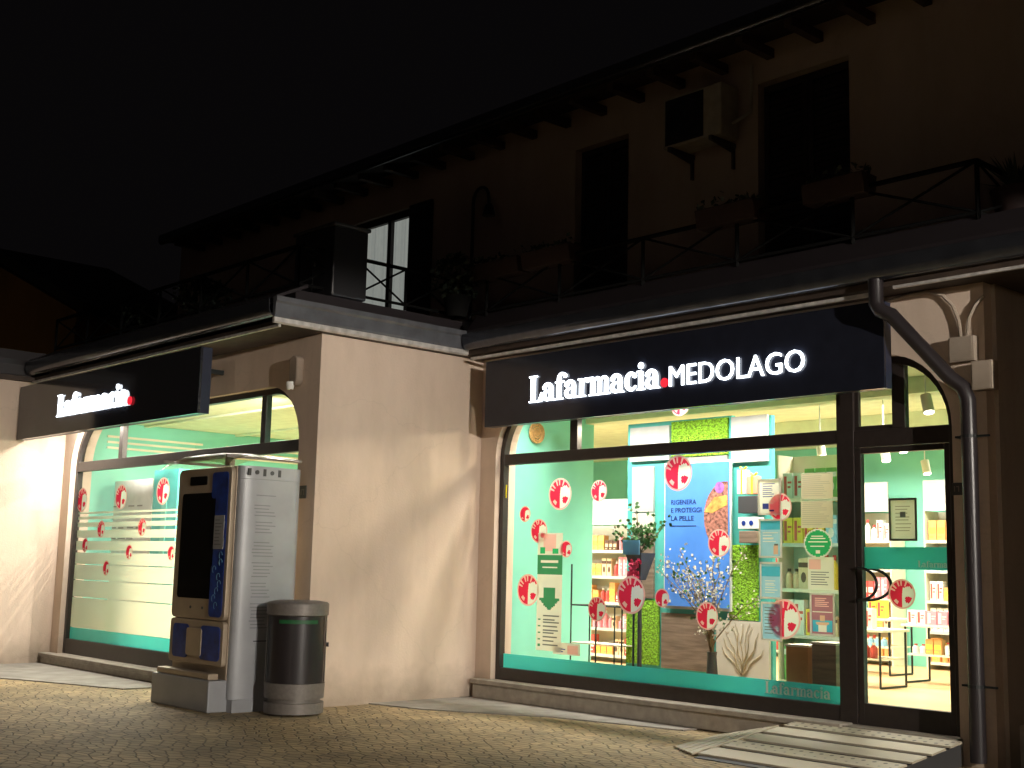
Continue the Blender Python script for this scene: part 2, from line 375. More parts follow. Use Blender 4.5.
w = MB(); w.box(XR+.035, XR+.075, .30, 9, 0, .32); w.build('skirting', 'stone', B)
w = MB(); w.box(-4.12, -3.72, -.28, 1.1, 0, ZT-.002); w.build('lamp_block_pier', 'plaster_dark', B)  # unseen pier, added to block the street lamp from the side wall
# interior shell
w = MB(); w.add([(XL-.1, YA+.13, .2), (XC-.33, YA+.13, .2), (XC-.33, .13, .2), (XR-.1, .13, .2), (XR-.1, 8, .2), (XL-.1, 8, .2)], [(0, 1, 2, 3, 4, 5)])
shop_floor = w.build('shop_floor', 'floor', B)
w = MB(); w.box(XL-.2, XC-.32, YA+.3, 8, 3.36, 3.5); w.box(XC-.32, XR-.3, .3, 8, 3.36, 3.5); w.box(XC, XR-.3, 1.55, 1.75, 3.20, 3.358); w.box(XC, XR-.3, 3.9, 4.1, 3.18, 3.358)
for y in (-1.1, .4, 2.2): w.box(XL+.02, XC-.34, y, y+.06, 3.33, 3.358)
w.build('shop_ceiling', 'ceil', B)
w = MB(); w.box(XC-.43, XC-.322, YA+.31, 1.7, .2, 3.358); w.box(XC-.32, XC+.16, .302, 1.7, .2, 3.358)
w.build('shop_partition_wall', 'mint', B)
w = MB(); w.box(XL, XL+.05, YA+.302, 7, .2, 3.358); w.box(XL, XR-.3, 7.0, 7.1, .2, 3.358); w.box(XR-.36, XR-.302, .302, 7, .2, 3.358)
w.build('shop_back_wall', 'mint', B)
w = MB()
for z in (2.98, 3.06, 3.14): w.box(XL+.05, XL+.075, -1.65, -.15, z, z+.03)
for z in (2.98, 3.06, 3.14): w.box(XL+.05, XL+.075, .25, 2.6, z, z+.03)
w.each('wall_moulding', 'cream', B)
# sills and door step
w = MB(); w.box(XC+.08, -6.0, -.10, .29, 0.012, .165); w.box(XC+.06, -6.0, -.13, .29, .165, .215)
w.build('window_sill', 'stone', B, bevel=.008)
w = MB(); w.box(-6.0, OB[1]+.02, -.09, .29, 0.0, .205); w.build('door_step', 'stone', B, bevel=.006)
w = MB(); w.box(XL+.02, OA[1]+.1, YA-.13, YA+.29, 0.012, .10); w.box(XL+.003, OA[1]+.1, YA-.16, YA+.29, .10, .15)
w.build('window_sill', 'stone', B, bevel=.008)

def inset(O, d):
    xo0, xo1, zs, zt, r = O
    return (xo0+d, xo1-d, zs, zt-d, r-d)
def shopwin(name, O, Y, zb):
    W = MB(); a = arch_open(*O); b = arch_open(*inset(O, .065))
    a = [(p[0], max(p[1], zb)) for p in a]; b = [(p[0], max(p[1], zb)) for p in b]
    W.strip(a, b, Y+FR, Y+FR+.08)
    return W
# right window
f = shopwin('w', OB, 0, .20)
f.box(OB[0]+.065, -6.12, FR+.002, FR+.078, .147, .345)
f.box(OB[0]+.065, -6.12, FR+.002, FR+.078, 2.58, 2.70)
f.box(-9.42, -9.31, FR+.004, FR+.076, 2.70, 3.235)
f.box(-6.12, -5.95, FR-.005, FR+.085, .147, 3.235)
f.box(-5.95, OB[1]-.065, FR+.002, FR+.078, 2.535, 2.68)
f.box(-5.58, -5.46, FR+.004, FR+.076, 2.68, 3.235)
f.box(-5.95, -5.58, FR+.02, FR+.06, 2.68, 2.72)
f.box(-5.95, -5.91, FR+.02, FR+.06, 2.72, 3.2)
swB = f.build('shop_window', 'frame', B, bevel=.004)
gB = MB(); gB.add([(p[0], FR+.045, p[1]) for p in [(OB[0]+.05, .3), (-6.05, .3), (-6.05, 3.24), (-9.8, 3.24), (OB[0]+.3, 3.12), (OB[0]+.06, 2.8)]], [tuple(range(6))])
gB.add([(p[0], FR+.045, p[1]) for p in [(-5.97, 2.6), (-5.06, 2.6), (-5.06, 2.7), (-5.16, 3.02), (-5.34, 3.17), (-5.6, 3.24), (-5.97, 3.24)]], [tuple(range(7))])
gB.build('glass', 'glass', swB, fix=False)
# entrance door
dr = MB(); dz0, dz1, dx0, dx1, dy = .16, 2.53, -5.945, -5.07, FR+.005
dr.box(dx0, dx0+.055, dy, dy+.06, dz0, dz1); dr.box(dx1-.045, dx1, dy, dy+.06, dz0, dz1)
dr.box(dx0+.055, dx1-.045, dy, dy+.06, dz0, .385); dr.box(dx0+.055, dx1-.045, dy, dy+.06, dz1-.05, dz1)
door = dr.build('entrance_door', 'frame', B, bevel=.004)
w = MB(); w.add([(dx0+.04, dy+.03, .37), (dx1-.03, dy+.03, .37), (dx1-.03, dy+.03, dz1-.03), (dx0+.04, dy+.03, dz1-.03)], [(0, 1, 2, 3)]); w.build('glass', 'glass', door, fix=False)
def bow(y0, sgn):
    m = MB(); p = []
    for i in range(15):
        a = -math.pi/2+math.pi*i/14
        p.append((dx0+.04+.20*math.cos(a), y0+sgn*.045*math.cos(a), 1.37+.135*math.sin(a)))
    m.tube([(dx0+.03, y0-sgn*.03, p[0][2])]+p+[(dx0+.03, y0-sgn*.03, p[-1][2])], .013, 8); return m
bow(dy-.035, -1).build('handle', 'wire', door, smooth=True); bow(dy+.10, 1).build('handle', 'wire', door, smooth=True)
# left window
f = shopwin('w', OA, YA, .152)
Y0 = YA+FR
f.box(OA[0]+.065, OA[1]-.065, Y0+.002, Y0+.078, .152, .345)
f.box(OA[0]+.065, OA[1]-.065, Y0+.002, Y0+.078, 2.60, 2.73)
f.box(-15.52, -15.42, Y0+.004, Y0+.076, 2.73, 3.255); f.box(-12.02, -11.92, Y0+.004, Y0+.076, 2.73, 3.255)
f.box(-12.75, -12.65, Y0+.004, Y0+.076, .345, 2.60)
swA = f.build('shop_window', 'frame', B, bevel=.004)
w = MB(); w.add([(p[0], Y0+.045, p[1]) for p in [(OA[0]+.05, .3), (OA[1]-.05, .3), (OA[1]-.06, 2.8), (OA[1]-.3, 3.12), (OA[1]-.65, 3.26), (OA[0]+.65, 3.26), (OA[0]+.3, 3.12), (OA[0]+.06, 2.8)]], [tuple(range(8))])
w.build('glass', 'glass', swA, fix=False)

# teal bands and frosted film on the glass
gy = FR+.052
w = MB(); w.box(OB[0]+.075, -6.125, gy, gy+.002, .345, .495)
bandB = tag(w.build('window_band', 'vinylteal'), 'teal vinyl band along the foot of the right shop window', 'window film')
w = MB(); w.box(OA[0]+.075, -12.76, Y0+.052, Y0+.054, .345, .50); w.box(-12.64, OA[1]-.07, Y0+.052, Y0+.054, .345, .50)
tag(w.build('window_band', 'vinylteal'), 'teal vinyl band along the foot of the left shop window', 'window film')
w = MB()
zz = [(.505, .900), (.912, 1.13), (1.142, 1.338), (1.350, 1.50)]
for a, b in zz: w.box(OA[0]+.075, -12.76, Y0+.052, Y0+.054, a, b)
for a, b in [(1.535, 1.655), (1.70, 1.80), (1.845, 1.905), (1.945, 1.985), (2.02, 2.045)]: w.box(OA[0]+.075, -12.76, Y0+.052, Y0+.054, a, b)
tag(w.build('frosted_film', 'film'), 'striped frosted cream film on the left shop window', 'window film')
x0, x1, z0, z1 = RY(851, 546, 949, 568, dy)
w = MB(); w.box(dx0+.056, dx1-.046, dy+.034, dy+.036, 1.50, 1.685)
bandD = tag(w.build('window_band', 'vinylteal'), 'teal vinyl band across the entrance door at head height', 'window film')

# ------------------------------------------------------------------ letters
def arcpts(cx, cz, rx, rz, a0, a1, w0, w1, n=12, wm=None):
    A, Bq = [], []
    for i in range(n+1):
        t = i/n; a = rad(a0+(a1-a0)*t)
        wd = w0+(w1-w0)*t if wm is None else (w0*(1-t)**2+2*wm*t*(1-t)*1.6+w1*t*t)
        A.append((cx+rx*math.cos(a), cz+rz*math.sin(a)))
        Bq.append((cx+(rx-wd)*math.cos(a), cz+(rz-wd*.8)*math.sin(a)))
    return A, Bq
def R4(x0, x1, z0, z1): return ('p', [(x0, z0), (x1, z0), (x1, z1), (x0, z1)])
def glyph(ch):
    if ch == 'L': return [R4(.14, .46, .06, 1.40), R4(0, .62, 1.38, 1.46), R4(0, .98, 0, .075), ('p', [(.72, .07), (.98, .07), (1.0, .5), (.93, .5)])], 1.04
    if ch == 'a': return [('s', arcpts(.40, .62, .40, .38, 170, 0, .16, .28)), R4(.52, .80, .10, .64), ('s', arcpts(.36, .29, .36, .30, 60, 330, .08, .12, wm=.26)), ('p', [(.52, .12), (.80, .14), (.98, .0), (.62, 0)]), ('s', arcpts(.15, .74, .14, .13, 0, 360, .139, .139))], .98
    if ch == 'f': return [R4(.14, .42, .06, 1.12), ('s', arcpts(.50, 1.10, .36, .36, 180, 40, .28, .10)), R4(0, .66, .90, .98), R4(0, .58, 0, .07), ('s', arcpts(.72, 1.26, .12, .12, 0, 360, .119, .119))], .70
    if ch == 'r': return [R4(.12, .40, .06, .94), R4(0, .30, .90, .98), R4(0, .56, 0, .07), ('s', arcpts(.58, .72, .24, .27, 170, 60, .08, .12)), ('s', arcpts(.68, .84, .12, .12, 0, 360, .119, .119))], .80
    if ch == 'm': return [R4(.12, .40, .06, .94), R4(0, .30, .90, .98), R4(0, .50, 0, .07), ('s', arcpts(.60, .64, .28, .34, 165, 0, .08, .24)), R4(.62, .88, .06, .65), R4(.54, .98, 0, .07),
                      ('s', arcpts(1.08, .64, .28, .34, 165, 0, .08, .24)), R4(1.10, 1.36, .06, .65), R4(1.02, 1.48, 0, .07)], 1.50
    if ch == 'c': return [('s', arcpts(.42, .49, .42, .50, 50, 330, .12, .09, wm=.27)), ('s', arcpts(.66, .78, .13, .13, 0, 360, .129, .129))], .82
    if ch == 'i': return [R4(.12, .40, .06, .94), R4(0, .30, .90, .98), R4(0, .52, 0, .07), ('s', arcpts(.26, 1.24, .17, .17, 0, 360, .169, .169))], .55
def serif(mb, text, x, z, h, y0, y1, wscale=1.0):
    k = h/1.46; q = 0
    for ch in text:
        if ch == '.': x += .1*k; continue
        shapes, adv = glyph(ch)
        for kind, d in shapes:
            q += 1; e = (q % 7)*.0003
            if kind == 'p': mb.prism([(x+p[0]*k*wscale, z+p[1]*k) for p in d], y0-e, y1)
            else: mb.strip([(x+p[0]*k*wscale, z+p[1]*k) for p in d[0]], [(x+p[0]*k*wscale, z+p[1]*k) for p in d[1]], y0-e, y1)
        x += adv*k*wscale
    return x
SERW = sum(glyph(c)[1] for c in 'Lafarmacia')
def sans(mb, text, x0, x1, z0, h, y0, y1, bold=.02):
    cu = bpy.data.curves.new('t', 'FONT'); cu.body = text; cu.size = 1; cu.extrude = .5; cu.offset = bold; cu.resolution_u = 3
    o = bpy.data.objects.new('t', cu); COL.objects.link(o); bpy.context.view_layer.update()
    me = bpy.data.meshes.new_from_object(o.evaluated_get(bpy.context.evaluated_depsgraph_get()))
    V = np.array([v.co[:] for v in me.vertices]); lo, hi = V.min(0), V.max(0)
    vs = [(x0+(p[0]-lo[0])/(hi[0]-lo[0])*(x1-x0), y0+(.5-p[2])*(y1-y0), z0+(p[1]-lo[1])/(hi[1]-lo[1])*h) for p in V]
    mb.add(vs, [tuple(p.vertices) for p in me.polygons])
    bpy.data.objects.remove(o); bpy.data.curves.remove(cu); bpy.data.meshes.remove(me)

# small writing on the bands: the letters are cut out of the teal and filled in white
def cut(band, mk, y0, y1):
    w = MB(); mk(w, y0-.02, y1+.02); c = w.build('cutter', 'white')
    md = band.modifiers.new('cut', 'BOOLEAN'); md.object = c; md.operation = 'DIFFERENCE'; md.solver = 'EXACT'; md.use_self = True
    bpy.context.view_layer.update()
    me = bpy.data.meshes.new_from_object(band.evaluated_get(bpy.context.evaluated_depsgraph_get()))
    band.modifiers.clear(); band.data = me; bpy.data.objects.remove(c)
    w = MB(); mk(w, y0, y1); w.build('lettering', 'paperwhite', band)
ax = PY(765, 690, gy)[0]; bx = PY(831, 700, gy)[0]; k = (bx-ax)/SERW
cut(bandB, lambda w, a, b: serif(w, 'Lafarmacia', ax, .375, k*1.46, a, b), gy, gy+.001)
cut(bandD, lambda w, a, b: serif(w, 'Lafarmacia', dx1-.32, 1.52, .055, a, b), dy+.034, dy+.035)

# ------------------------------------------------------------------ shop signs
def sign(name, label, x0, x1, z0, z1, yf, th):
    t = thing(name, label, 'shop sign', ((x0+x1)/2, yf+th/2, z0))
    w = MB(); w.box(x0, x1, yf, yf+.03, z0, z1); w.build('face', 'sign' if x0 < -12 else 'sign_blue', t, bevel=.003)
    w = MB(); w.box(x0+.004, x1-.004, yf+.03, yf+th, z0+.004, z1-.004); w.build('case', 'sign_side', t)
    w = MB()
    for i in range(3):
        xx = x0+(x1-x0)*(.15+.35*i); w.box(xx-.025, xx+.025, yf+th, 0 if yf > -1 else YA, z1-.16, z1-.11)
    w.each('bracket', 'wire', t)
    return t
YB = -.30
sb = sign('shop_sign', 'wide black sign over the right shop window with the longer lit name', -10.39, -5.42, 2.97, 3.705, YB, .12)
ly = YB-.024
ax = PY(529, 390, ly)[0]; bx = PY(660, 375, ly)[0]; zb = PY(545, 401, ly)[1]; zt = PY(534, 376, ly)[1]
kk = (bx-ax)/SERW; h = zt-zb
lt = MB(); serif(lt, 'Lafarmacia', ax, zb, h, ly, ly+.012, (kk*1.46)/h)
mx0 = PY(669, 372, ly)[0]; mx1 = PY(804, 358, ly)[0]; mzb = PY(735, 377, ly)[1]; mzt = PY(735, 354, ly)[1]; mzb0 = PY(675, 386, ly)[1]
sans(lt, 'MEDOLAGO', mx0, mx1, mzb0, .198, ly, ly+.012, -.004)
lt.build('lettering', 'lettwhite', sb)
w = MB(); c0 = PY(664, 383, ly); w.disc(c0[0], zb+.045, .045, ly, ly+.012); w.build('dot', 'lettred', sb)
YS = -2.93
sa = sign('shop_sign', 'black sign on the left wing with the short lit name', XL+.03, PY(198, 400, YS)[0], 2.99, 3.715, YS, .14)
ly = YS-.024
ax = PY(57, 405, ly)[0]; bx = PY(127, 398, ly)[0]; zb = PY(62, 416, ly)[1]; zt = PY(60, 395, ly)[1]
h = zt-zb; kk = (bx-ax)/SERW
lt = MB(); serif(lt, 'Lafarmacia', ax, zb, h, ly, ly+.012, (kk*1.46)/h); lt.build('lettering', 'lettwhite', sa)
w = MB(); w.disc(bx+.06, zb+.045, .05, ly, ly+.012); w.build('dot', 'lettred', sa)

# ------------------------------------------------------------------ eaves, gutters, terrace
GA, GBY = -2.84, -.40
XF = -10.655
w = MB(); w.box(-24, XF-.01, -5.6, 1.0, 3.9, 4.1) if False else None
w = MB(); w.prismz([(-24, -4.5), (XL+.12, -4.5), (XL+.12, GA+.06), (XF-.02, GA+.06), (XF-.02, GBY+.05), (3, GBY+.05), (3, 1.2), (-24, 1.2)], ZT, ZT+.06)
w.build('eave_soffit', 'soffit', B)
w = MB(); w.prismz([(-24, -4.2), (XL-.1, -4.2), (XL-.1, -2.50), (-10.9, -2.50), (-10.9, -.24), (3, -.24), (3, 1.0), (-24, 1.0)], ZT+.062, 4.24)
w.build('terrace_floor', 'kick', B)
w = MB()   # plain sloping sheet skirt round the terrace
w.prismx([(GA-.02, 4.06), (GA-.02, 4.09), (GA+.36, 4.27), (GA+.36, 4.23)], XL-.1, XF-.05)
w.prismx([(GBY-.02, 4.04), (GBY-.02, 4.07), (GBY+.12, 4.265), (GBY+.12, 4.22)], XF+.06, 3)
w.each('roof_skirt', 'kick', B)
def gutterprof(cy, cz, r):
    p = [(cy+r*math.cos(a), cz+r*math.sin(a)) for a in [math.pi+math.pi*i/10 for i in range(11)]]
    p = [(cy-r, cz+.09)]+p+[(cy+r, cz+.09)]
    q = [(cy+(r-.012)*math.cos(a), cz+(r-.012)*math.sin(a)) for a in [2*math.pi-math.pi*i/10 for i in range(11)]]
    return p+[(cy+r-.012, cz+.09)]+q+[(cy-r+.012, cz+.09)]
w = MB(); w.prismx(gutterprof(GA-.03, 3.95, .085), XL+.2, XF-.01); w.build('gutter', 'gutter', B, smooth=True)
w = MB(); w.prismx(gutterprof(GBY-.0, 3.93, .085), XF+.05, 3); w.build('gutter', 'gutter', B, smooth=True)
w = MB(); w.box(XL+.15, XF-.03, GA+.02, GA+.05, 3.775, 3.802); w.box(XF+.05, -5.45, GBY+.055, GBY+.095, 3.745, 3.775); w.box(-5.3, 3, GBY+.055, GBY+.085, 3.775, 3.80)
w.each('eave_trim', 'trim', B)
w = MB()
w.prism([(XF-.02, 3.86), (XF+.02, 3.86), (XF+.03, 3.88), (XF+.03, 4.0), (XF+.05, 4.02), (XF+.05, 4.07), (XF-.02, 4.07)], GA-.06, GBY+.08)
w.each('fascia', 'fascia', B)
w = MB(); w.prism([(XL+.1, 3.86), (XL+.14, 3.86), (XL+.15, 4.0), (XL+.17, 4.07), (XL+.1, 4.07)], -4.5, GA-.0); w.build('fascia', 'kick', B)
w = MB(); w.prism([(XF-.02, 3.80), (XF+.0, 3.80), (XF+.02, 3.815), (XF+.02, 3.858), (XF-.02, 3.858)], GA-.06, GBY+.08)
w.each('fascia_moulding', 'trim', B)
# downpipe on the right
xt = PY(876, 300, GBY)[0]
p0 = (xt, GBY, 3.86)
pw = PY(968, 400, -.09)[0]
w = MB(); w.tube([p0, (xt, GBY, 3.66), (xt+.03, GBY+.01, 3.60), (xt+.12, GBY+.03, 3.55), (pw-.12, -.13, 3.02), (pw-.03, -.10, 2.94), (pw, -.09, 2.84), (pw, -.09, 2.3), (pw, -.09, .05)], .062, 14)
dp = w.build('downpipe', 'kick', B, smooth=True)
for z in (2.55, .62):
    w = MB(); w.tube([(pw, -.09, z-.012), (pw, -.09, z+.012)], .066, 14); w.box(pw-.115, pw-.06, -.10, -.0, z-.008, z+.008); w.box(pw+.06, pw+.17, -.10, -.08, z-.008, z+.008); w.build('pipe_bracket', 'wire', dp)

# railing on the terrace
def rail(pts, post_pts, z0, z1, y=None):
    w = MB()
    for a, b in zip(pts[:-1], pts[1:]):
        for z in (z0, z1): w.tube([(*a, z), (*b, z)], .017 if z == z0 else .022, 6)
    for a, b in zip(post_pts[:-1], post_pts[1:]):
        w.tube([(*a, z0), (*b, z1)], .012, 5); w.tube([(*a[:2], z1), (*b[:2], z0)], .012, 5)
    for a in post_pts: w.tube([(*a, z0-.06), (*a, z1)], .019, 6)
    return w
yr = -.30; bx_ = [PY(px, 250, yr)[0] for px in (488, 560, 643, 737, 853)]+[-4.57]
ra = rail([(bx_[0]-.25, yr), (-4.57, yr)], [(x, yr) for x in bx_], 4.29, 4.71); ra.build('railing', 'rail', B)
rb = rail([(-4.57, yr), (-4.57, 1.0)], [(-4.57, yr), (-4.57, .95)], 4.29, 4.71); rb.build('railing', 'rail', B)
XRL = -11.0
rc = rail([(XRL, -2.42), (XRL, yr), ], [(XRL, -2.42), (XRL, -1.7), (XRL, -1.0), (XRL, yr)], 4.33, 4.74); rc.build('railing', 'rail', B)
rd = rail([(-17.2, -2.42), (XRL, -2.42)], [(-17.2+i*(XRL+17.2)/6, -2.42) for i in range(7)], 4.33, 4.74); rd.build('railing', 'rail', B)

# upper storey
YU = 1.0
def openw(m, x0, x1, z0, z1, holes, y0, y1):
    xs = sorted(holes)
    cx = x0
    for (a, b, c, d) in xs:
        m.box(cx, a, y0, y1, z0, z1)
        if c > z0: m.box(a, b, y0, y1, z0, c)
        m.box(a, b, y0, y1, d, z1); cx = b
    m.box(cx, x1, y0, y1, z0, z1)
d1 = (PY(575, 200, YU)[0], PY(628, 200, YU)[0], 4.25, 6.48)
d2 = (PY(758, 150, YU)[0], PY(850, 150, YU)[0], 4.25, 6.57)
wn = (PY(352, 250, YU)[0], PY(410, 250, YU)[0], 4.25, 6.42)
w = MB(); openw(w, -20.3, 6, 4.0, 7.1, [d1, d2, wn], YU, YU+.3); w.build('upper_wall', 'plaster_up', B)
def shutter(d):
    m = MB(); x0, x1, z0, z1 = d; xm = (x0+x1)/2
    for a, b in ((x0+.01, xm-.004), (xm+.004, x1-.01)):
        m.box(a, a+.06, YU+.10, YU+.14, z0, z1-.01); m.box(b-.06, b, YU+.10, YU+.14, z0, z1-.01)
        for z in (z0, (z0+z1)/2-.04, z1-.09): m.box(a+.06, b-.06, YU+.10, YU+.14, z, z+.08)
        n = 34
        for i in range(n):
            z = z0+.09+(z1-z0-.2)*i/n; m.box(a+.06, b-.06, YU+.112, YU+.128, z, z+(z1-z0-.2)/n*.72)
    m.build('shutter', 'wood_dark', B)
    m = MB(); m.box(x0, x1, YU+.2, YU+.25, z0, z1); m.build('door_back_panel', 'wood_dark', B)
shutter(d1); shutter(d2)
m = MB(); x0, x1, z0, z1 = wn
m.box(x0, x0+.07, YU+.06, YU+.12, z0, z1); m.box(x1-.10, x1, YU+.06, YU+.12, z0, z1); m.box(x0+.07, x1-.10, YU+.06, YU+.12, z1-.1, z1)
xm = PY(386, 250, YU)[0]; m.box(xm-.05, xm+.03, YU+.055, YU+.115, z0, z1-.1); m.box(x0+.07, x1-.1, YU+.06, YU+.12, z0, z0+.35)
uw = m.build('balcony_window', 'wood_dark', B)
M['curtain'] = mat('curtain_glow', (.6, .58, .52), .9, emit=((.80, .86, .80), .17)); M['curtain'].node_tree.nodes['Principled BSDF']  # cloth glows by itself, standing in for the lit room behind
m = MB()
pts = [(x0+.05+i*(x1-x0-.1)/60, YU+.19+.018*math.sin(i*1.9)) for i in range(61)]
m.add([(a, b, z) for a, b in pts for z in (z0+.3, z1)], [(2*i, 2*i+1, 2*i+3, 2*i+2) for i in range(60)])
m.build('curtain', 'curtain', uw, smooth=False)
w = MB(); w.box(x1+.01, x1+.50, YU-.045, YU-.002, z0+.02, z1)
for i in range(30): w.box(x1+.05, x1+.46, YU-.055, YU-.046, z0+.1+i*.068, z0+.1+i*.068+.045)
w.build('shutter', 'wood_dark', B)
# upper roof
w = MB(); w.prismx([(.38, 6.86), (.38, 6.98), (5.5, 8.3), (5.5, 8.1), (YU+.3, 7.05), (YU-.0, 7.0)], -19.7, 6); w.build('roof', 'tile', B)
w = MB(); w.prismx(gutterprof(.31, 6.88, .06), -19.7, 6); w.build('gutter', 'gutter', B, smooth=True)
for i in range(42): w = MB(); w.box(-19.5+i*.6, -19.5+i*.6+.09, .45, YU+.05, 6.80, 6.90); w.build('rafter', 'soffit', B)

# ------------------------------------------------------------------ things on the terrace
def acunit():
    x0, x1 = PY(663, 120, .62)[0], PY(715, 110, .62)[0]; z0, z1 = 5.98, 6.55
    x1 = x0+.80
    t = thing('air_conditioner', 'aged outdoor air conditioner on a bracket high between the two dark doors', 'air conditioner', ((x0+x1)/2, .78, z0))
    m = MB(); m.box(x0, x1, .62, .92, z0, z1); m.build('casing', 'ac', t, bevel=.015)
    m = MB(); cx, cz = x0+.29, (z0+z1)/2
    for r in (.22, .17, .12, .07): m.tube([(cx+r*math.cos(a), .605, cz+r*math.sin(a)) for a in [2*math.pi*i/24 for i in range(24)]], .006, 5, True)
    m.build('fan_grille', 'black', t)
    m = MB(); m.box(x0+.04, x0+.56, .612, .6195, z0+.03, z1-.03); m.build('fan_opening', 'black', t)
    for x in (x0+.1, x1-.14): m = MB(); m.box(x, x+.04, .58, YU, z0-.05, z0-.002); m.prismx([(.6, z0-.05), (YU, z0-.05), (YU, z0-.28), (YU-.04, z0-.28), (YU-.04, z0-.1)], x+.005, x+.03); m.build('bracket', 'darkgrey', t)
    m = MB(); m.tube([(x1, .8, z0+.15), (x1+.08, .85, z0+.2), (x1+.12, .97, z0+.3), (x1+.12, .985, 6.8)], .018, 6); m.build('hose', 'ac', t)
acunit()
def flowerbox(px0, px1, pyc, label, y=yr-.0):
    x0, z = PY(px0, pyc, y); x1, _ = PY(px1, pyc, y)
    t = thing('flower_box', label, 'flower box', ((x0+x1)/2, y, 4.62), 'flower boxes along the terrace railing')
    m = MB(); m.prismx([(y-.09, 4.64), (y+.09, 4.64), (y+.12, 4.82), (y-.12, 4.82)], x0, x1); m.build('planter', 'terracotta', t, bevel=.01)
    m = MB(); n = int(120*(x1-x0))
    for i in range(n):
        c = Vector((random.uniform(x0, x1), y+random.uniform(-.12, .12), 4.83+abs(random.gauss(0, .04))))
        a = Vector((random.gauss(0, 1), random.gauss(0, 1), random.gauss(0, 1))).normalized()*.035; b = a.cross(Vector((random.random(), random.random(), 1))).normalized()*.022
        m.add([c-a, c+b, c+a, c-b], [(0, 1, 2, 3)])
    m.build('foliage', 'leafdark', t, fix=False)
flowerbox(478, 524, 275, 'leftmost flower box on the terrace railing, low over the inner corner')
flowerbox(528, 576, 258, 'flower box on the terrace railing just left of the narrow shuttered door')
flowerbox(702, 760, 215, 'flower box on the terrace railing just left of the wide shuttered door')
flowerbox(808, 870, 190, 'flower box on the terrace railing in front of the wide shuttered door')
# gooseneck lamp
gx, gz = PY(478, 215, .6)
t = thing('hooked_lamp', 'dark hooked lamp on a thin pole standing on the terrace', 'lamp', (gx, .6, 4.24))
m = MB(); hz = PY(478, 190, .6)[1]
pts = [(gx-.10, .6, 4.24), (gx-.10, .6, hz-.15)]+[(gx+.05-.15*math.cos(a), .6, hz-.15+.17*math.sin(a)) for a in [math.pi*i/8 for i in range(1, 9)]]+[(gx+.21, .6, hz-.26)]
m.tube(pts, .022, 8); m.build('pole', 'black', t, smooth=True)
m = MB(); m.lathe([(.03, hz-.22), (.06, hz-.26), (.085, hz-.38), (.07, hz-.38)], gx+.21, .6, 14); m.build('lamp_shade', 'black', t, smooth=True)
# potted bush by the inner corner, cabinet on the left wing, spiky plant
def bush(name, label, cx, cy, z, r, h, pot, n=500, ps=.05):
    t = thing(name, label, 'potted plant', (cx, cy, z))
    m = MB(); m.lathe([(pot*.7, z), (pot, z+pot*1.4), (pot*1.05, z+pot*1.5), (pot*.9, z+pot*1.5)], cx, cy, 16); m.build('pot', 'rail', t, smooth=True)
    m = MB(); m.tube([(cx, cy, z+pot), (cx+.02, cy, z+h*.6)], .02, 6); m.build('stem', 'branch', t)
    m = MB()
    for i in range(n):
        a = random.uniform(0, 2*math.pi); u = random.uniform(-1, 1); rr = r*random.random()**.4*(1+.25*math.sin(3*a))
        c = Vector((cx+rr*math.cos(a)*math.sqrt(1-u*u), cy+rr*math.sin(a)*math.sqrt(1-u*u), z+h*.62+u*h*.36))
        p = Vector((random.gauss(0, 1), random.gauss(0, 1), random.gauss(0, 1))).normalized()*ps; q = p.cross(Vector((random.random(), random.random(), 1))).normalized()*ps*.5
        m.add([c-p, c+q, c+p, c-q], [(0, 1, 2, 3)])
    m.build('foliage', 'leafdark', t, fix=False)
bush('potted_bush', 'dark potted bush on the terrace behind the inner corner of the eaves', -10.75, -.45, 4.24, .30, .75, .16)
bush('potted_bush', 'low dark potted bush on the left wing of the terrace', -13.6, -2.1, 4.24, .32, .6, .16)
bush('potted_bush', 'smallest dark potted bush, farthest out on the left wing of the terrace', -15.2, -2.1, 4.24, .28, .5, .14)
ccx0, ccz = PY(302, 260, -2.0); ccx1, _ = PY(368, 260, -1.65)
t = thing('storage_cabinet', 'tall dark covered cabinet standing at the corner of the terrace railing', 'cabinet', ((ccx0+ccx1)/2, -1.85, 4.24))
m = MB(); m.box(ccx0, ccx1, -2.1, -1.65, 4.24, 5.0); m.build('body', 'black', t, bevel=.02)
m = MB(); m.box(ccx0-.02, ccx1+.02, -2.12, -1.63, 5.002, 5.04); m.build('lid', 'darkgrey', t, bevel=.01)
m = MB(); m.box((ccx0+ccx1)/2-.004, (ccx0+ccx1)/2+.004, -2.106, -2.101, 4.28, 4.98); m.box((ccx0+ccx1)/2+.03, (ccx0+ccx1)/2+.05, -2.125, -2.101, 4.6, 4.72); m.build('door', 'darkgrey', t)
ax_, az_ = PY(1016, 175, .25)
t = thing('spiky_plant', 'potted agave with spiky leaves at the right end of the terrace', 'potted plant', (ax_, .25, 4.24))
m = MB(); m.lathe([(.13, 4.24), (.20, 4.55), (.21, 4.58), (.17, 4.58)], ax_, .25, 16); m.build('pot', 'terracotta', t, smooth=True)
m = MB()
for i in range(46):
    a = random.uniform(0, 6.28); e = random.uniform(.25, 1.4); L = random.uniform(.28, .42); d = Vector((math.cos(a)*math.cos(e), math.sin(a)*math.cos(e), math.sin(e)))
    s_v = d.cross(Vector((0, 0, 1))).normalized()*.018; p = Vector((ax_, .25, 4.56)); mid = p+d*L*.5
    m.add([p-s_v, p+s_v, mid+s_v, mid-s_v, p+d*L+Vector((0, 0, -.03))], [(0, 1, 2, 3), (3, 2, 4)])
m.build('foliage', 'leafdark', t, fix=False)

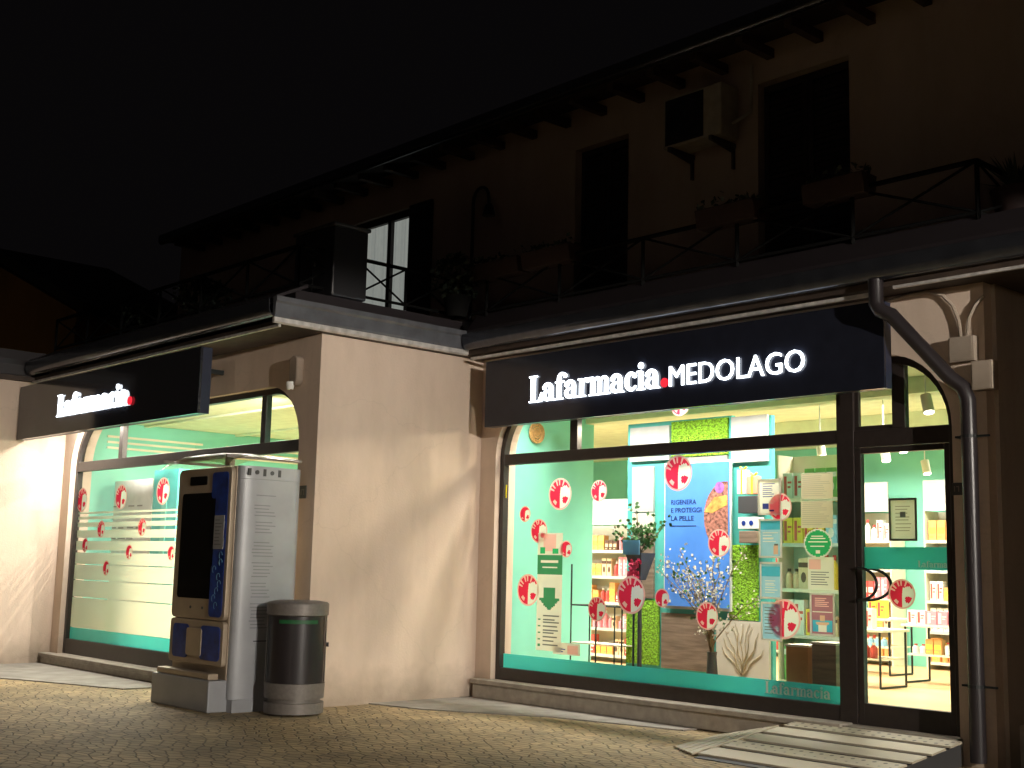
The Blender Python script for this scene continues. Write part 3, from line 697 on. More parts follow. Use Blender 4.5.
# ------------------------------------------------------------------ fittings on the ground floor walls
# wall siren on the left wing
sx, sz = PY(296, 371, YA-.05)
t = thing('wall_lamp', 'small rounded beige wall lamp beside the arch of the left window', 'wall lamp', (sx, YA, sz-.15))
m = MB(); m.prism([(sx-.07+.07*(1-math.cos(a)) if False else sx+.075*math.cos(a), sz+(.10 if math.sin(a) > 0 else -.10)+.06*math.sin(a)) for a in [2*math.pi*i/20 for i in range(20)]], YA-.09, YA-.002); m.build('housing', 'plaster_up', t, bevel=.015)
m = MB(); m.lathe([(.035, sz-.20), (.045, sz-.15), (.045, sz-.12)], sx-.02, YA-.10, 12); m.build('diffuser', 'white', t, smooth=True)
def plate(px, py, Y, label, s=.06):
    x, z = PY(px, py, Y)
    t = thing('number_plate', label, 'number plate', (x, Y, z-s))
    m = MB(); m.box(x-s, x+s, Y-.012, Y-.002, z-s*1.1, z+s*1.1); m.build('plate', 'darkgrey', t, bevel=.003)
    m = MB(); m.box(x-s*.5, x-s*.35, Y-.014, Y-.0125, z-s*.5, z+s*.5); m.box(x-s*.1, x+s*.45, Y-.014, Y-.0125, z+s*.3, z+s*.5); m.box(x+s*.3, x+s*.45, Y-.014, Y-.0125, z-s*.5, z+s*.28); m.build('mark', 'steel', t)
plate(303.5, 492, YA, 'small dark plate on the plaster behind the ticket machine')
plate(957.5, 489, 0, 'small dark plate on the plaster right of the entrance door', .045)
def jbox(x0, x1, z0, z1, y0, label):
    t = MB(); t.box(x0, x1, y0, -.002, z0, z1); t.box(x0+.01, x1-.01, y0-.006, y0-.001, z0+.01, z1-.01)
    tag(t.build('junction_box', 'plaster_dark', bevel=.006), label, 'junction box')
a = RY(951, 337, 976, 362, -.04); jbox(a[0], a[1], a[2], a[3], -.08, 'smaller upper junction box under the curved cables right of the sign')
a = RY(974, 361, 995, 390, -.06); jbox(a[0], a[1], a[2], a[3], -.11, 'larger lower junction box beside the bend of the downpipe')
m = MB()
def cab(pts): m.tube([(PY(px, py, y)[0], y, PY(px, py, y)[1]) for px, py, y in pts], .015, 6)
cab([(961, 338, -.03), (959, 322, -.03), (953, 306, -.03), (943, 296, -.03), (928, 292, -.03), (908, 295, -.03), (888, 301, -.03)])
cab([(967, 338, -.03), (969, 318, -.03), (975, 305, -.03), (984, 296, -.03)])
tag(m.build('cable', 'plaster_dark', smooth=True), 'two curved cables running from the eaves down to the junction box', 'cable')

# ------------------------------------------------------------------ metal ramp before the door
t = thing('door_ramp', 'pale metal tread plate ramp in front of the entrance door', 'ramp', (-5.8, -.7, 0))
def rz(y): return .195+(y+.10)*.185/1.5 if y < -.10 else .195
m = MB()
xa, xb = -6.45, -4.93
ys = [-.105, -.36, -.64, -.92, -1.20, -1.5]
for a, b in zip(ys[:-1], ys[1:]):
    b2 = b+.075
    m.add([(xa, a, rz(a)), (xb, a, rz(a)), (xb, b2, rz(b2)), (xa, b2, rz(b2)), (xa, a, rz(a)-.015), (xb, a, rz(a)-.015), (xb, b2, rz(b2)-.015), (xa, b2, rz(b2)-.015)],
          [(0, 1, 2, 3), (7, 6, 5, 4), (0, 4, 5, 1), (3, 2, 6, 7), (0, 3, 7, 4), (1, 5, 6, 2)])
m.build('tread_plate', 'tread', t)
m = MB()
xw = -7.15
for i in range(4):      # side wing falling away to the left in narrow plates
    u0, u1 = i/4, (i+1)/4-.035
    def q(u, v):        # u across from ramp edge to the wing's foot, v from wall to front
        yv = -.31-(1.15)*v; top = Vector((xa-.03, yv, rz(yv))); foot = Vector((xw+.25*v, -.33-.85*v, .014)); return top.lerp(foot, u)
    c = [q(u0, 0), q(u0, 1), q(u1, 1), q(u1, 0)]
    m.add(c+[p-Vector((0, 0, .012)) for p in c], [(0, 1, 2, 3), (7, 6, 5, 4), (0, 4, 5, 1), (2, 6, 7, 3), (1, 5, 6, 2), (0, 3, 7, 4)])
m.build('side_wing', 'tread', t)
m = MB(); m.prismx([(-.105, 0.002), (-.105, .17), (-1.5, .006), (-1.5, 0.002)], xa+.02, xb-.01); m.build('frame', 'darkgrey', t)

# ------------------------------------------------------------------ vending machine
vx0, vx1, vy, vyb, vh = -12.0, -10.90, -3.12, -2.36, 2.40
t = thing('vending_machine', 'tall beige and blue vending machine against the left wing, curved white side', 'vending machine', ((vx0+vx1)/2, (vy+vyb)/2, 0))
M['vbeige'] = mat('machine_beige', (.42, .34, .25), .45, .2, noise=(6, .08))
M['vwhite'] = mat('machine_white', (.34, .35, .37), .4, .1, noise=(3, .1))
M['vblue'] = mat('machine_blue', (.012, .045, .28), .35, noise=(9, .55))
M['vglass'] = mat('machine_window', (.012, .011, .009), .1, spec=.7)
m = MB(); m.box(vx0, vx1, vy+.05, vyb, .10, vh-.03)
m.build('cabinet', 'vbeige', t, bevel=.02)
# curved side cabinet
m = MB(); side = [(vx1+.002, vy+.07)]+[(vx1+.02+.30*math.sin(a), vy+.42-.33*math.cos(a)) for a in [math.pi/2*i/8 for i in range(9)]]+[(vx1+.32, vyb), (vx1+.002, vyb)]
m.prismz(side, .12, vh-.02)
m = MB()
side = [(vx1+.001, vy+.06), (vx1+.03, vy+.06)]+[(vx1+.03+.07*math.sin(a), vyb-.26-.40+.40*(1-math.cos(a)) if False else vy+.06+.25*(1-math.cos(a))) for a in [math.pi/2*i/6 for i in range(1, 7)]]+[(vx1+.10-.09*(1-math.cos(a)), vyb-.12+.12*math.sin(a)) for a in [math.pi/2*i/6 for i in range(7)]]+[(vx1+.001, vyb)]
m.prismz(side, .12, vh-.16); sd = m.build('side_cover', 'vwhite', t, smooth=True)
m = MB(); m.prismz([(p[0]+(.004 if p[0] > vx1+.01 else 0), p[1]) for p in side], vh-.158, vh-.03); vt = m.build('vent_collar', 'vwhite', t, smooth=True)
m = MB()
for i in range(5):
    yy = vy+.13+i*.085
    if i % 2: m.tube([(vx1+.098, yy, vh-.09), (vx1+.108, yy, vh-.09)], .022, 10)
    else: m.box(vx1+.098, vx1+.108, yy-.016, yy+.016, vh-.125, vh-.055)
m.each('vent_slot', 'black', vt)
m = MB()
for i in range(40):
    z = 2.08-i*.033
    if i in (1, 2, 7, 12, 13, 19, 25, 31): continue
    L = random.uniform(.16, .24); y0_ = vy+.20+random.uniform(0, .03); m.box(vx1+.1005, vx1+.1025, y0_, y0_+L, z, z+.009)
m.build('instructions_text', 'papergrey2', sd)
m = MB(); m.box(vx1+.001, vx1+.103, vy+.27, vyb-.12, .665, .675); m.build('seam', 'darkgrey', sd)
# front: door, window, blue graphic
def rr(x0, x1, z0, z1, r=.05, n=5):
    p = []
    for cx, cz, a0 in ((x1-r, z1-r, 0), (x0+r, z1-r, 90), (x0+r, z0+r, 180), (x1-r, z0+r, 270)):
        p += [(cx+r*math.cos(rad(a0+90*i/n)), cz+r*math.sin(rad(a0+90*i/n))) for i in range(n+1)]
    return p
m = MB(); m.prism(rr(vx0+.02, vx1-.01, .86, vh-.04, .06), vy-.0, vy+.048); m.prism(rr(vx0+.02, vx1-.01, .42, .85, .04), vy-.0, vy+.048); fd = m.build('front_door', 'vbeige', t, bevel=.008)
m = MB(); m.prism(rr(vx0+.13, vx0+.86, 1.06, 2.11, .04), vy-.006, vy-.001); m.build('display_window', 'vglass', fd)
m = MB(); m.prism(rr(vx1-.37, vx1-.06, 2.05, 2.31, .04), vy-.008, vy-.0015); m.prism([(vx1-.22-.06, 1.3), (vx1-.05, .96), (vx1-.05, 2.2), (vx1-.28, 2.2), (vx1-.28, 1.6)], vy-.010, vy-.007)
m.prism(rr(vx1-.30, vx1-.05, .89, 1.4, .05), vy-.012, vy-.009); m.build('blue_graphic', 'vblue', fd)
m = MB()
for i in range(9):
    cx, cz = vx1-.17+random.uniform(-.06, .06), 1.0+i*.07
    if 1.5 < cz < 1.9: continue
    m.tube([(cx+.03*math.cos(a), vy-.0135, cz+.035*math.sin(a)) for a in [2*math.pi*j/12 for j in range(9)]], .0035, 5)
m.build('pale_drawings', 'paperblue', fd)
m = MB(); m.box(vx1-.27, vx1-.08, vy-.018, vy-.0125, 1.55, 1.88); lb = m.build('label_panel', 'vwhite', fd)
m = MB()
for i in range(8): m.box(vx1-.25, vx1-.25+random.uniform(.09, .15), vy-.0205, vy-.0185, 1.83-i*.034, 1.838-i*.034)
m.build('label_text', 'ink', lb)
m = MB(); m.prism(rr(vx0+.27, vx0+.62, 2.19, 2.28, .02), vy-.008, vy-.001); m.build('screen', 'vglass', fd)
m = MB(); m.prism(rr(vx0+.10, vx0+.42, .47, .80, .05), vy-.008, vy-.001); m.prism(rr(vx1-.44, vx1-.06, .47, .80, .05), vy-.008, vy-.001); m.each('tray_graphic', 'vblue', fd)
m = MB(); m.prism(rr(vx0+.40, vx0+.70, .50, .77, .03), vy-.02, vy-.0085); m.build('tray_flap', 'vbeige', fd, bevel=.005)
m = MB()
for x in (vx0+.42, vx0+.66): m.tube([(x, vy-.006, .97), (x, vy+.0, .97)], .014, 8)
m.each('lock', 'darkgrey', fd)
m = MB(); m.box(vx0-.06, vx1-.0, vy-.13, vyb, .0, .30); pl = m.build('plinth', 'vwhite', t, bevel=.012)
m = MB(); m.box(vx0+.0, vx1-.05, vy-.11, vy-.002, .302, .36); m.build('ledge', 'vbeige', t, bevel=.01)
m = MB(); m.box(vx1+.002, vx1+.10, vy+.07, vyb, .0, .118); m.build('side_plinth', 'vwhite', t)
# clear rain hood over the machine
M['hood'] = glassmat('hood_plastic', (.80, .70, .56), .25, .35)
m = MB(); n = 10
prof = [(vyb-.01, 2.56), (vy+.2, 2.57), (vy+.05, 2.56), (vy-.06, 2.52), (vy-.12, 2.46)]
v = []
for (yy, z) in prof:
    for k_ in range(n+1):
        u = k_/n; x = vx0-.20+(vx1-vx0+.30)*u; v.append((x, yy, z-.05-.06*(2*u-1)**4))
m.add(v, [(j*(n+1)+i, j*(n+1)+i+1, (j+1)*(n+1)+i+1, (j+1)*(n+1)+i) for j in range(len(prof)-1) for i in range(n)])
m.build('rain_hood', 'hood', t, smooth=True, fix=False)
m = MB()
for xx in (vx0-.16, vx1+.03): m.box(xx, xx+.02, vy-.1, vyb, 2.44, 2.47)
m.each('hood_bracket', 'steel', t)

# ------------------------------------------------------------------ waste bin
bx0, by0 = PZ(293, 714, 0)
t = thing('waste_bin', 'round grey litter bin with a dark front panel at the building corner', 'waste bin', (bx0, by0, 0))
m = MB(); m.lathe([(.285, .02), (.285, .12)], bx0, by0, 40); m.lathe([(.25, .121), (.25, .159)], bx0, by0, 40); m.build('base', 'steel', t, smooth=True)
m = MB(); m.lathe([(.285, .16), (.29, .30), (.282, .302)], bx0, by0, 40); m.build('lower_ring', 'steel', t, smooth=True)
dirc = math.atan2(CAM[1]-by0, CAM[0]-bx0)
m = MB(); m.lathe([(.272, .303), (.272, .93)], bx0, by0, 40); m.build('body', 'kick', t, smooth=True)
m = MB()
a0 = dirc+rad(100); a1 = dirc+rad(260)
m.lathe([(.276, .303), (.286, .303), (.286, .93), (.276, .93)], bx0, by0, 24, a0, a1); m.build('back_shell', 'steel', t, smooth=True)
m = MB()
for s in (-1, 1):
    aa = dirc+s*rad(78); m.lathe([(.274, .303), (.288, .303), (.288, .93), (.274, .93)], bx0, by0, 3, aa-rad(4), aa+rad(4))
m.each('door_edge', 'steel', t)
m = MB(); m.lathe([(.284, .932), (.298, .94), (.298, 1.045), (.285, 1.06), (.20, 1.075), (.0, 1.08)], bx0, by0, 40); m.build('lid', 'steel', t, smooth=True)
m = MB(); m.lathe([(.274, .86), (.2765, .862), (.2765, .895), (.274, .897)], bx0, by0, 20, dirc-rad(38), dirc+rad(45)); m.build('green_stripe', mat('stripe_green', (.01, .10, .03), .5), t, smooth=True)
m = MB(); aa = dirc+rad(84); m.tube([(bx0+.285*math.cos(aa), by0+.285*math.sin(aa), .66), (bx0+.31*math.cos(aa), by0+.31*math.sin(aa), .66)], .022, 10); m.build('lock', 'darkgrey', t)

# ------------------------------------------------------------------ stickers on the glass
def sticker(px, py, rp, Y, label, grp, tiny=False):
    x, z = PY(px, py, Y); z2 = PY(px, py-rp, Y)[1]; r = z2-z
    t = thing('round_sticker', label, 'sticker', (x, Y, z-r), grp)
    cells = {'red_area': MB(), 'white_patch': MB(), 'pale_marks': MB(), 'rim': MB(), 'red_dot': MB(), 'star': MB()}
    NA, NR = (40, 9) if not tiny else (28, 7)
    marks = [(rad(a), L) for a, L in ((160, .30), (138, .36), (115, .34), (92, .30), (68, .24))]
    patch = [(.02, .15), (.10, .42), (.36, .52), (.66, .46), (.88, .30), (1.1, .1), (1.1, -1.1), (.05, -1.1), (-.04, -.88), (-.02, -.4)]
    def inside(px_, pz_):
        c = False; n_ = len(patch)
        for q in range(n_):
            (xa_, za_), (xb_, zb_) = patch[q], patch[q-1]
            if (za_ > pz_) != (zb_ > pz_) and px_ < (xb_-xa_)*(pz_-za_)/(zb_-za_)+xa_: c = not c
        return c
    for i in range(NA):
        for j_ in range(NR):
            r0, r1 = j_/NR, (j_+1)/NR; a0, a1 = 2*math.pi*i/NA, 2*math.pi*(i+1)/NA; rm, am = (r0+r1)/2, (a0+a1)/2
            u, v_ = rm*math.cos(am), rm*math.sin(am)
            if j_ == NR-1: k_ = 'rim'
            elif inside(u, v_): k_ = 'red_dot' if (u-.46)**2+(v_+.36)**2 < .05 else 'white_patch'
            elif not tiny and .5 < rm < .86 and any(abs((am-a+math.pi) % (2*math.pi)-math.pi) < .085 for a, L in marks): k_ = 'pale_marks'
            elif (u+.46)**2+(v_+.50)**2 < .022: k_ = 'star'
            else: k_ = 'red_area'
            P4 = [(x+r*q*math.cos(b), Y, z+r*q*math.sin(b)) for q, b in ((r0, a0), (r1, a0), (r1, a1), (r0, a1))]
            if j_ == 0: P4 = P4[1:]
            cells[k_].add(P4, [tuple(range(len(P4)))])
    for k_, mm in (('rim', 'vinylpink'), ('red_area', 'vinylred'), ('white_patch', 'vinylwhite'), ('pale_marks', 'vinylpink'), ('red_dot', 'vinylred'), ('star', 'vinylpink')):
        if cells[k_].v: cells[k_].build(k_, mm, t, fix=False, weld=True)
SB = 'red round stickers on the right shop window'; SA = 'red round stickers on the left shop window'
yg = FR+.036
for a in [
 (560, 494, 16, 'large red round sticker alone on the mint wall area, right window upper left'),
 (599, 491, 11, 'red round sticker left of the white display panel in the right window'),
 (525, 514, 8, 'smallest red round sticker, at the left edge of the right window'),
 (539, 531, 12, 'red round sticker just above the green headed banner'),
 (566, 549, 8.5, 'small red round sticker touching the right edge of the green headed banner'),
 (528, 590, 16, 'large red round sticker left of the green arrow'),
 (597, 609, 12.5, 'red round sticker over the wire stand in the right window'),
 (631, 595, 19, 'biggest red round sticker, over the lower left moss panel'),
 (662, 598, 9.5, 'small red round sticker at the lower left corner of the blue poster'),
 (678, 473, 18, 'big red round sticker on the upper left corner of the blue poster'),
 (719, 543, 14, 'red round sticker on the right edge of the blue poster'),
 (707, 616, 14, 'red round sticker below the white blossom branch'),
 (780, 507, 14, 'red round sticker overlapping the uppermost framed notice'),
 (784, 619, 20, 'big red round sticker overlapping the lowest framed notice'),
 (680, 404, 12, 'red round sticker half hidden under the wide black sign')]:
    sticker(a[0], a[1], a[2], yg, a[3], SB, a[2] < 10)
sticker(902, 594, 15, dy+.022, 'red round sticker on the glass of the entrance door', SB)
yga = Y0+.036
for a in [
 (82, 500, 12, 'red round sticker highest at the left edge of the left window'),
 (121, 497, 12.5, 'red round sticker over the middle of the white screen in the left window'),
 (163, 491, 13.5, 'largest red round sticker of the left window, beside the vending machine'),
 (101, 529, 8.5, 'red round sticker at the top film stripe, left window, left of centre'),
 (142, 527, 9, 'red round sticker at the top film stripe, left window, right of centre'),
 (85, 545, 7, 'small red round sticker near the left frame of the left window'),
 (129, 552, 7.5, 'small red round sticker amid the film stripes of the left window'),
 (171, 553, 7.5, 'small red round sticker amid the film stripes beside the vending machine'),
 (106, 568, 7.5, 'lowest red round sticker of the left window')]:
    sticker(a[0], a[1], a[2], yga, a[3], SA, a[2] < 8)

# ------------------------------------------------------------------ notices on the glass
def notice(name, label, rect, Y, base, build, frame=None, cat='notice', grp=None, res=(26, 40)):
    x0, x1, z0, z1 = RY(*rect, Y)
    t = thing(name, label, cat, ((x0+x1)/2, Y, z0), grp)
    d = 0
    if frame:
        m = MB(); d = .018; m.box(x0, x0+d, Y-.004, Y+.003, z0, z1); m.box(x1-d, x1, Y-.004, Y+.003, z0, z1); m.box(x0+d, x1-d, Y-.004, Y+.003, z0, z0+d); m.box(x0+d, x1-d, Y-.004, Y+.003, z1-d, z1); m.build('frame', frame, t)
    ops = []; build(ops)
    x0 += d; x1 -= d; z0 += d; z1 -= d; NX, NZ = res; key = [[0]*NX for _ in range(NZ)]
    names = [('sheet', base)]
    for nm, mm, rects in ops:
        if (nm, mm) not in names: names.append((nm, mm))
        k_ = names.index((nm, mm))
        for a, b, c, e in rects:
            if e-c < 1/NZ: e = c+1/NZ
            for j_ in range(NZ):
                for i in range(NX):
                    if a <= (i+.5)/NX < b and c <= (j_+.5)/NZ < e: key[j_][i] = k_
    mbs = [MB() for _ in names]
    for j_ in range(NZ):
        i = 0
        while i < NX:
            q = i
            while q < NX and key[j_][q] == key[j_][i]: q += 1
            xa_, xb_, za_, zb_ = x0+(x1-x0)*i/NX, x0+(x1-x0)*q/NX, z0+(z1-z0)*j_/NZ, z0+(z1-z0)*(j_+1)/NZ
            mbs[key[j_][i]].add([(xa_, Y-.001, za_), (xb_, Y-.001, za_), (xb_, Y-.001, zb_), (xa_, Y-.001, zb_)], [(0, 1, 2, 3)]); i = q
    for mb, (nm, mm) in zip(mbs, names):
        if mb.v: mb.build(nm, mm, t, fix=False, weld=True)
    return t
def lines(n, a=.1, b=.9, z0=.1, z1=.9, th=.012):
    return [(a, a+(b-a)*random.uniform(.6, 1), z1-(z1-z0)*i/n-th, z1-(z1-z0)*i/n) for i in range(n)]
yn = FR+.036
FGR = 'framed notices in a column on the right window'
def tri(cx, zt_, zb_, w_, n=6): return [(cx-w_*(i+1)/n, cx+w_*(i+1)/n, zb_+(zt_-zb_)*i/n, zb_+(zt_-zb_)*(i+1)/n) for i in range(n)]
def n1(o): o += [('text', 'inkblue', lines(7, .15, .85, .45, .9)), ('dark_mark', 'inkblue', [(.15, .45, .12, .3), (.5, .75, .06, .1)])]
notice('framed_notice', 'white framed notice, topmost of the column on the right window', (758, 479, 781, 515), yn, 'paper', n1, 'vinylwhite', grp=FGR)
def n2(o): o += [('picture', 'paperteal', [(0, 1, .74, 1)]), ('text', 'paper', lines(4, .1, .9, .35, .68, .03)), ('figure', 'skin', [(.65, .9, .06, .3)]), ('hair', 'ink', [(.68, .87, .3, .36)])]
notice('framed_notice', 'pale blue framed notice with a small figure, second in the column', (759, 519, 782, 558), yn, 'paperblue', n2, 'vinylwhite', grp=FGR)
def n3(o): o += [('picture', 'paperteal', [(0, 1, .62, .92)]), ('text', 'paper', lines(6, .2, .9, .08, .5, .02))]
notice('framed_notice', 'blue framed notice with a dark sea band, third in the column', (760, 562, 782, 599), yn, 'paperblue', n3, 'vinylwhite', grp=FGR)
def n4(o): o += [('text', 'ink', lines(9, .1, .8, .08, .9, .02))]
notice('framed_notice', 'lowest framed notice of the column, half behind a big red sticker', (761, 602, 782, 641), yn, 'paperblue', n4, 'vinylwhite', grp=FGR)
def n5(o): o += [('text', 'papergrey', lines(12, .05, .95, .05, .95, .008))]
notice('paper_sheet', 'upper of the two beige printed sheets beside the door frame', (801, 473, 833, 499), yn, 'papertan', n5, grp='beige printed sheets')
notice('paper_sheet', 'lower of the two beige printed sheets beside the door frame', (801, 501, 833, 528), yn, 'papertan', n5, grp='beige printed sheets')
def n6(o): o += [('text', 'vinylpink', lines(5, .15, .85, .66, .93, .02)), ('white_line', 'paper', [(.05, .95, .555, .575)]), ('blue_ground', 'paperteal', [(.04, .96, .04, .36)]), ('figure', 'skin', tri(.5, .30, .04, .30)[::-1]), ('face', 'skin', [(.38, .62, .32, .48)]), ('coat', 'paper', [(.3, .7, .04, .22)])]
notice('poster', 'mauve poster with a small figure beside the door frame', (810, 593, 835, 636), yn, 'papermauve', n6, 'vinylwhite', 'poster')
def n7(o): o += [('red_block', 'vinylpink', [(.05, .5, .62, .93)]), ('text', 'ink', lines(6, .1, .9, .1, .55, .02))]
notice('paper_sheet', 'pale leaflet with a pink corner above the mauve poster', (808, 557, 834, 590), yn, 'paper', n7)
# green speech sticker
def ng(o):
    N_ = 26
    for i in range(N_):
        b = (i+.5)/N_*2-1
        for rr_, nm, mm in ((1.0, 'rim', 'vinylwhite'), (.9, 'green_disc', 'vinylgreen')):
            if abs(b) < rr_:
                hw_ = math.sqrt(rr_*rr_-b*b)/2; o.append((nm, mm, [(.5-hw_, .5+hw_, i/N_, (i+1)/N_)]))
    o.append(('white_text', 'vinylwhite', [(.28, .70, .74, .78), (.22, .76, .64, .68), (.16, .84, .54, .58), (.22, .74, .40, .44), (.43, .56, .14, .28)]))
notice('round_sticker', 'green round speech bubble sticker beside the door frame', (804, 529, 832, 558), yn+.004, 'clear', ng, cat='sticker', res=(26, 26))
def nb(o):
    o += [('picture', 'vinylpink', [(.25, .75, .84, .99)]), ('picture_leaf', 'vinylgreen', [(.1, .3, .82, .88), (.6, .85, .82, .87)]), ('green_header', 'vinyldkgreen', [(0, 1, .64, .81)]), ('header_text', 'paper', [(.15, .85, .75, .765), (.2, .8, .70, .715)])]
    o += [('arrow', 'vinyldkgreen', [(.28, .72, .44, .53)]+[(.5-.40*(i+1)/7, .5+.40*(i+1)/7, .34+.10*i/7, .34+.10*(i+1)/7) for i in range(7)])]
    o += [('text', 'ink', lines(9, .28, .95, .03, .3, .010)), ('check_marks', 'vinyldkgreen', [(.06, .16, .27-.055*i-.014, .27-.055*i) for i in range(5)])]
notice('banner', 'tall white banner with a green header and a green down arrow, right window', (537, 533, 562, 651), yn, 'paper', nb, cat='banner', res=(30, 90))
notice('paper_sheet', 'tiny yellow square sticker at the left edge of the right window', (500, 485, 507, 498), yn, 'paperyellow', lambda o: o.append(('text', 'ink', [(.3, .7, .3, .7)])), res=(8, 8))
notice('framed_notice', 'grey framed certificate hung behind the glass of the entrance door', (889, 498, 917, 541), dy+.05, 'paper', lambda o: o.extend([('text', 'papergrey', lines(8, .2, .85, .12, .85, .015)), ('emblem', 'ink', [(.4, .6, .55, .7)])]), 'grey')
notice('paper_sheet', 'small white card with a pink mark, low on the right window by the banner', (553, 643, 580, 655), yn+.003, 'paper', lambda o: o.extend([('pink_mark', 'vinylpink', [(.52, .92, .1, .8)]), ('text', 'inkblue', [(.08, .45, .4, .5), (.08, .4, .2, .3)])]))

# ------------------------------------------------------------------ window display, right window
YD = .95
def board(parent, nm, m, rect, Y, th=.03, y_off=0):
    x0, x1, z0, z1 = RY(*rect, Y); w = MB(); w.box(x0, x1, Y-th-y_off, Y-y_off-.001, z0, z1); return w.build(nm, m, parent), (x0, x1, z0, z1)
x0, x1, z0, z1 = RY(625, 416, 772, 680, YD)
t = thing('display_wall', 'tall display wall of white, moss and wood panels behind the right window', 'display wall', ((x0+x1)/2, YD, .2))
m = MB(); m.box(PY(627, 550, YD)[0], PY(732, 550, YD)[0], YD, YD+.06, .2, 3.05); m.box(PY(732, 550, YD)[0]+.002, PY(772, 550, YD)[0], YD+.005, YD+.06, .2, 3.02); m.build('back_board', 'teal', t)
for nm, mm, rc_ in (('white_panel', 'panelwhite', (632, 427, 671, 461)), ('moss_panel', 'moss', (673, 420, 729, 456)), ('white_panel', 'panelwhite', (634, 467, 655, 512)), ('beige_panel', 'cream', (634, 513, 655, 531)),
                    ('wood_panel', 'wood', (634, 532, 655, 598)), ('moss_panel', 'moss', (628, 600, 660, 664)), ('wood_panel', 'wood', (663, 614, 714, 670)),
                    ('white_panel', 'panelwhite', (733, 416, 769, 462)), ('moss_panel', 'moss', (731, 545, 759, 620)), ('art_panel', 'cream', (718, 621, 771, 677)), ('grey_panel', 'grey', (673, 457, 729, 461))):
    o_, q = board(t, nm, mm, rc_, YD)
    if nm == 'art_panel':
        w = MB(); cx = (q[0]+q[1])/2
        for i in range(11):
            a = rad(30+12*i); L = random.uniform(.25, .42)
            p = [(cx, YD-.034, q[2]+.02)]
            for s in range(1, 6): p.append((min(max(cx+L*math.cos(a)*s/5+.02*math.sin(s*2+i), q[0]+.02), q[1]-.02), YD-.034, min(q[2]+.02+(q[3]-q[2])*.95*s/5*math.sin(a), q[3]-.02)))
            w.tube(p, [.006, .006, .005, .004, .003, .002], 5)
        w.build('branch_drawing', 'shelfdark', o_)
# blue poster
x0, x1, z0, z1 = RY(665, 463, 729, 607, YD-.06)
t = thing('poster', 'large blue poster with a coral picture on the display wall', 'poster', ((x0+x1)/2, YD-.06, z0))
m = MB(); m.box(x0-.02, x1+.02, YD-.05, YD-.032, z0-.03, z1+.02); m.build('frame', 'white', t)
m = MB(); m.box(x0, x1, YD-.06, YD-.051, z0, z1); sh = m.build('sheet', 'pblue', t)
Yp = YD-.0605
m = MB()
for i, s_t in enumerate(('RIGENERA', 'E PROTEGGI', 'LA PELLE')):
    W_ = (x1-x0)*(.40 if i != 1 else .48); sans(m, s_t, x0+.10*(x1-x0), x0+.10*(x1-x0)+W_*(.9 if i == 2 else 1), z1-.43-.085*i, .05, Yp-.002, Yp, .01)
m.box(x0+.1*(x1-x0), x0+.5*(x1-x0), Yp-.002, Yp, z1-.66, z1-.652); m.build('lettering', mat('poster_ink', (.01, .03, .16), .5), sh)
M['coral'] = mat('coral_print', (.34, .14, .10), .6, noise=(28, .95)); M['orange'] = mat('orange_print', (.62, .34, .08), .6, noise=(12, .6)); M['violet'] = mat('violet_print', (.32, .12, .42), .6, noise=(14, .5))
m = MB(); cx, cz = x0+(x1-x0)*.86, z0+(z1-z0)*.62
arc_o = [(x0+(x1-x0)*(.98-.36*math.sin(a)), cz+.37*math.cos(a)*1.0) for a in [math.pi*i/14 for i in range(15)]]
m.prism([(x1-.012, cz+.36)]+[(max(p[0], x0), p[1]) for p in arc_o[1:-1]]+[(x1-.012, cz-.36)], Yp-.002, Yp); m.build('coral_picture', 'coral', sh)
m = MB(); m.prism([(x0+(x1-x0)*.62, cz+.05), (x0+(x1-x0)*.78, cz+.20), (x1-.02, cz+.22), (x1-.02, cz+.12), (x0+(x1-x0)*.75, cz+.04)], Yp-.004, Yp-.0025); m.build('orange_coral', 'orange', sh)
m = MB(); m.disc(x0+(x1-x0)*.86, cz+.30, .06, Yp-.004, Yp-.0025, 14); m.build('violet_coral', 'violet', sh)
m = MB()
for i in range(70):
    bx2, bz2 = x0+random.uniform(.03, .9)*(x1-x0), z0+random.uniform(.02, .36)*(z1-z0); s = random.uniform(.006, .016); m.box(bx2-s, bx2+s, Yp-.004, Yp-.001, bz2-s, bz2+s)
m.build('white_specks', 'petal', sh)

def blossoms(mb, pts, n, spread, s, Y):
    for i in range(n):
        p = random.choice(pts); c = Vector(p)+Vector((random.gauss(0, spread), random.gauss(0, spread*.6), random.gauss(0, spread)))
        for k_ in range(3):
            a = Vector((random.gauss(0, 1), random.gauss(0, .6), random.gauss(0, 1))).normalized()*s; b = a.cross(Vector((random.random()-.5, 1, random.random()-.5))).normalized()*s*.7
            mb.add([c-a, c+b, c+a, c-b], [(0, 1, 2, 3)])
# white blossom branch in a dark vase
vx, _z = PY(712, 660, .62)
t = thing('blossom_branch', 'branch of white blossom in a slim dark vase before the blue poster', 'flowers', (vx, .62, .2))
m = MB(); m.lathe([(.05, .2), (.065, .35), (.045, .62), (.05, .66)], vx, .62, 16); m.build('vase', 'darkgrey', t, smooth=True)
m = MB(); tips = []
for i in range(13):
    a = rad(58+random.uniform(-34, 88)); L = random.uniform(.55, 1.0); p = [(vx, .62, .6)]
    for s in range(1, 7):
        u = s/6; q = (vx+L*math.cos(a)*u*u*.95, .62+random.uniform(-.04, .04), .6+.35*u+L*math.sin(a)*u*.8); p.append(q); 
        if s > 1: tips += [q]*2
    m.tube(p, [.009, .008, .007, .006, .005, .004, .003], 5)
m.build('twigs', 'branch', t)
m = MB(); blossoms(m, tips, 620, .045, .014, .6); m.build('petals', 'petal', t, fix=False)
m = MB(); blossoms(m, tips, 90, .06, .02, .6); m.build('leaves', 'leaf', t, fix=False)
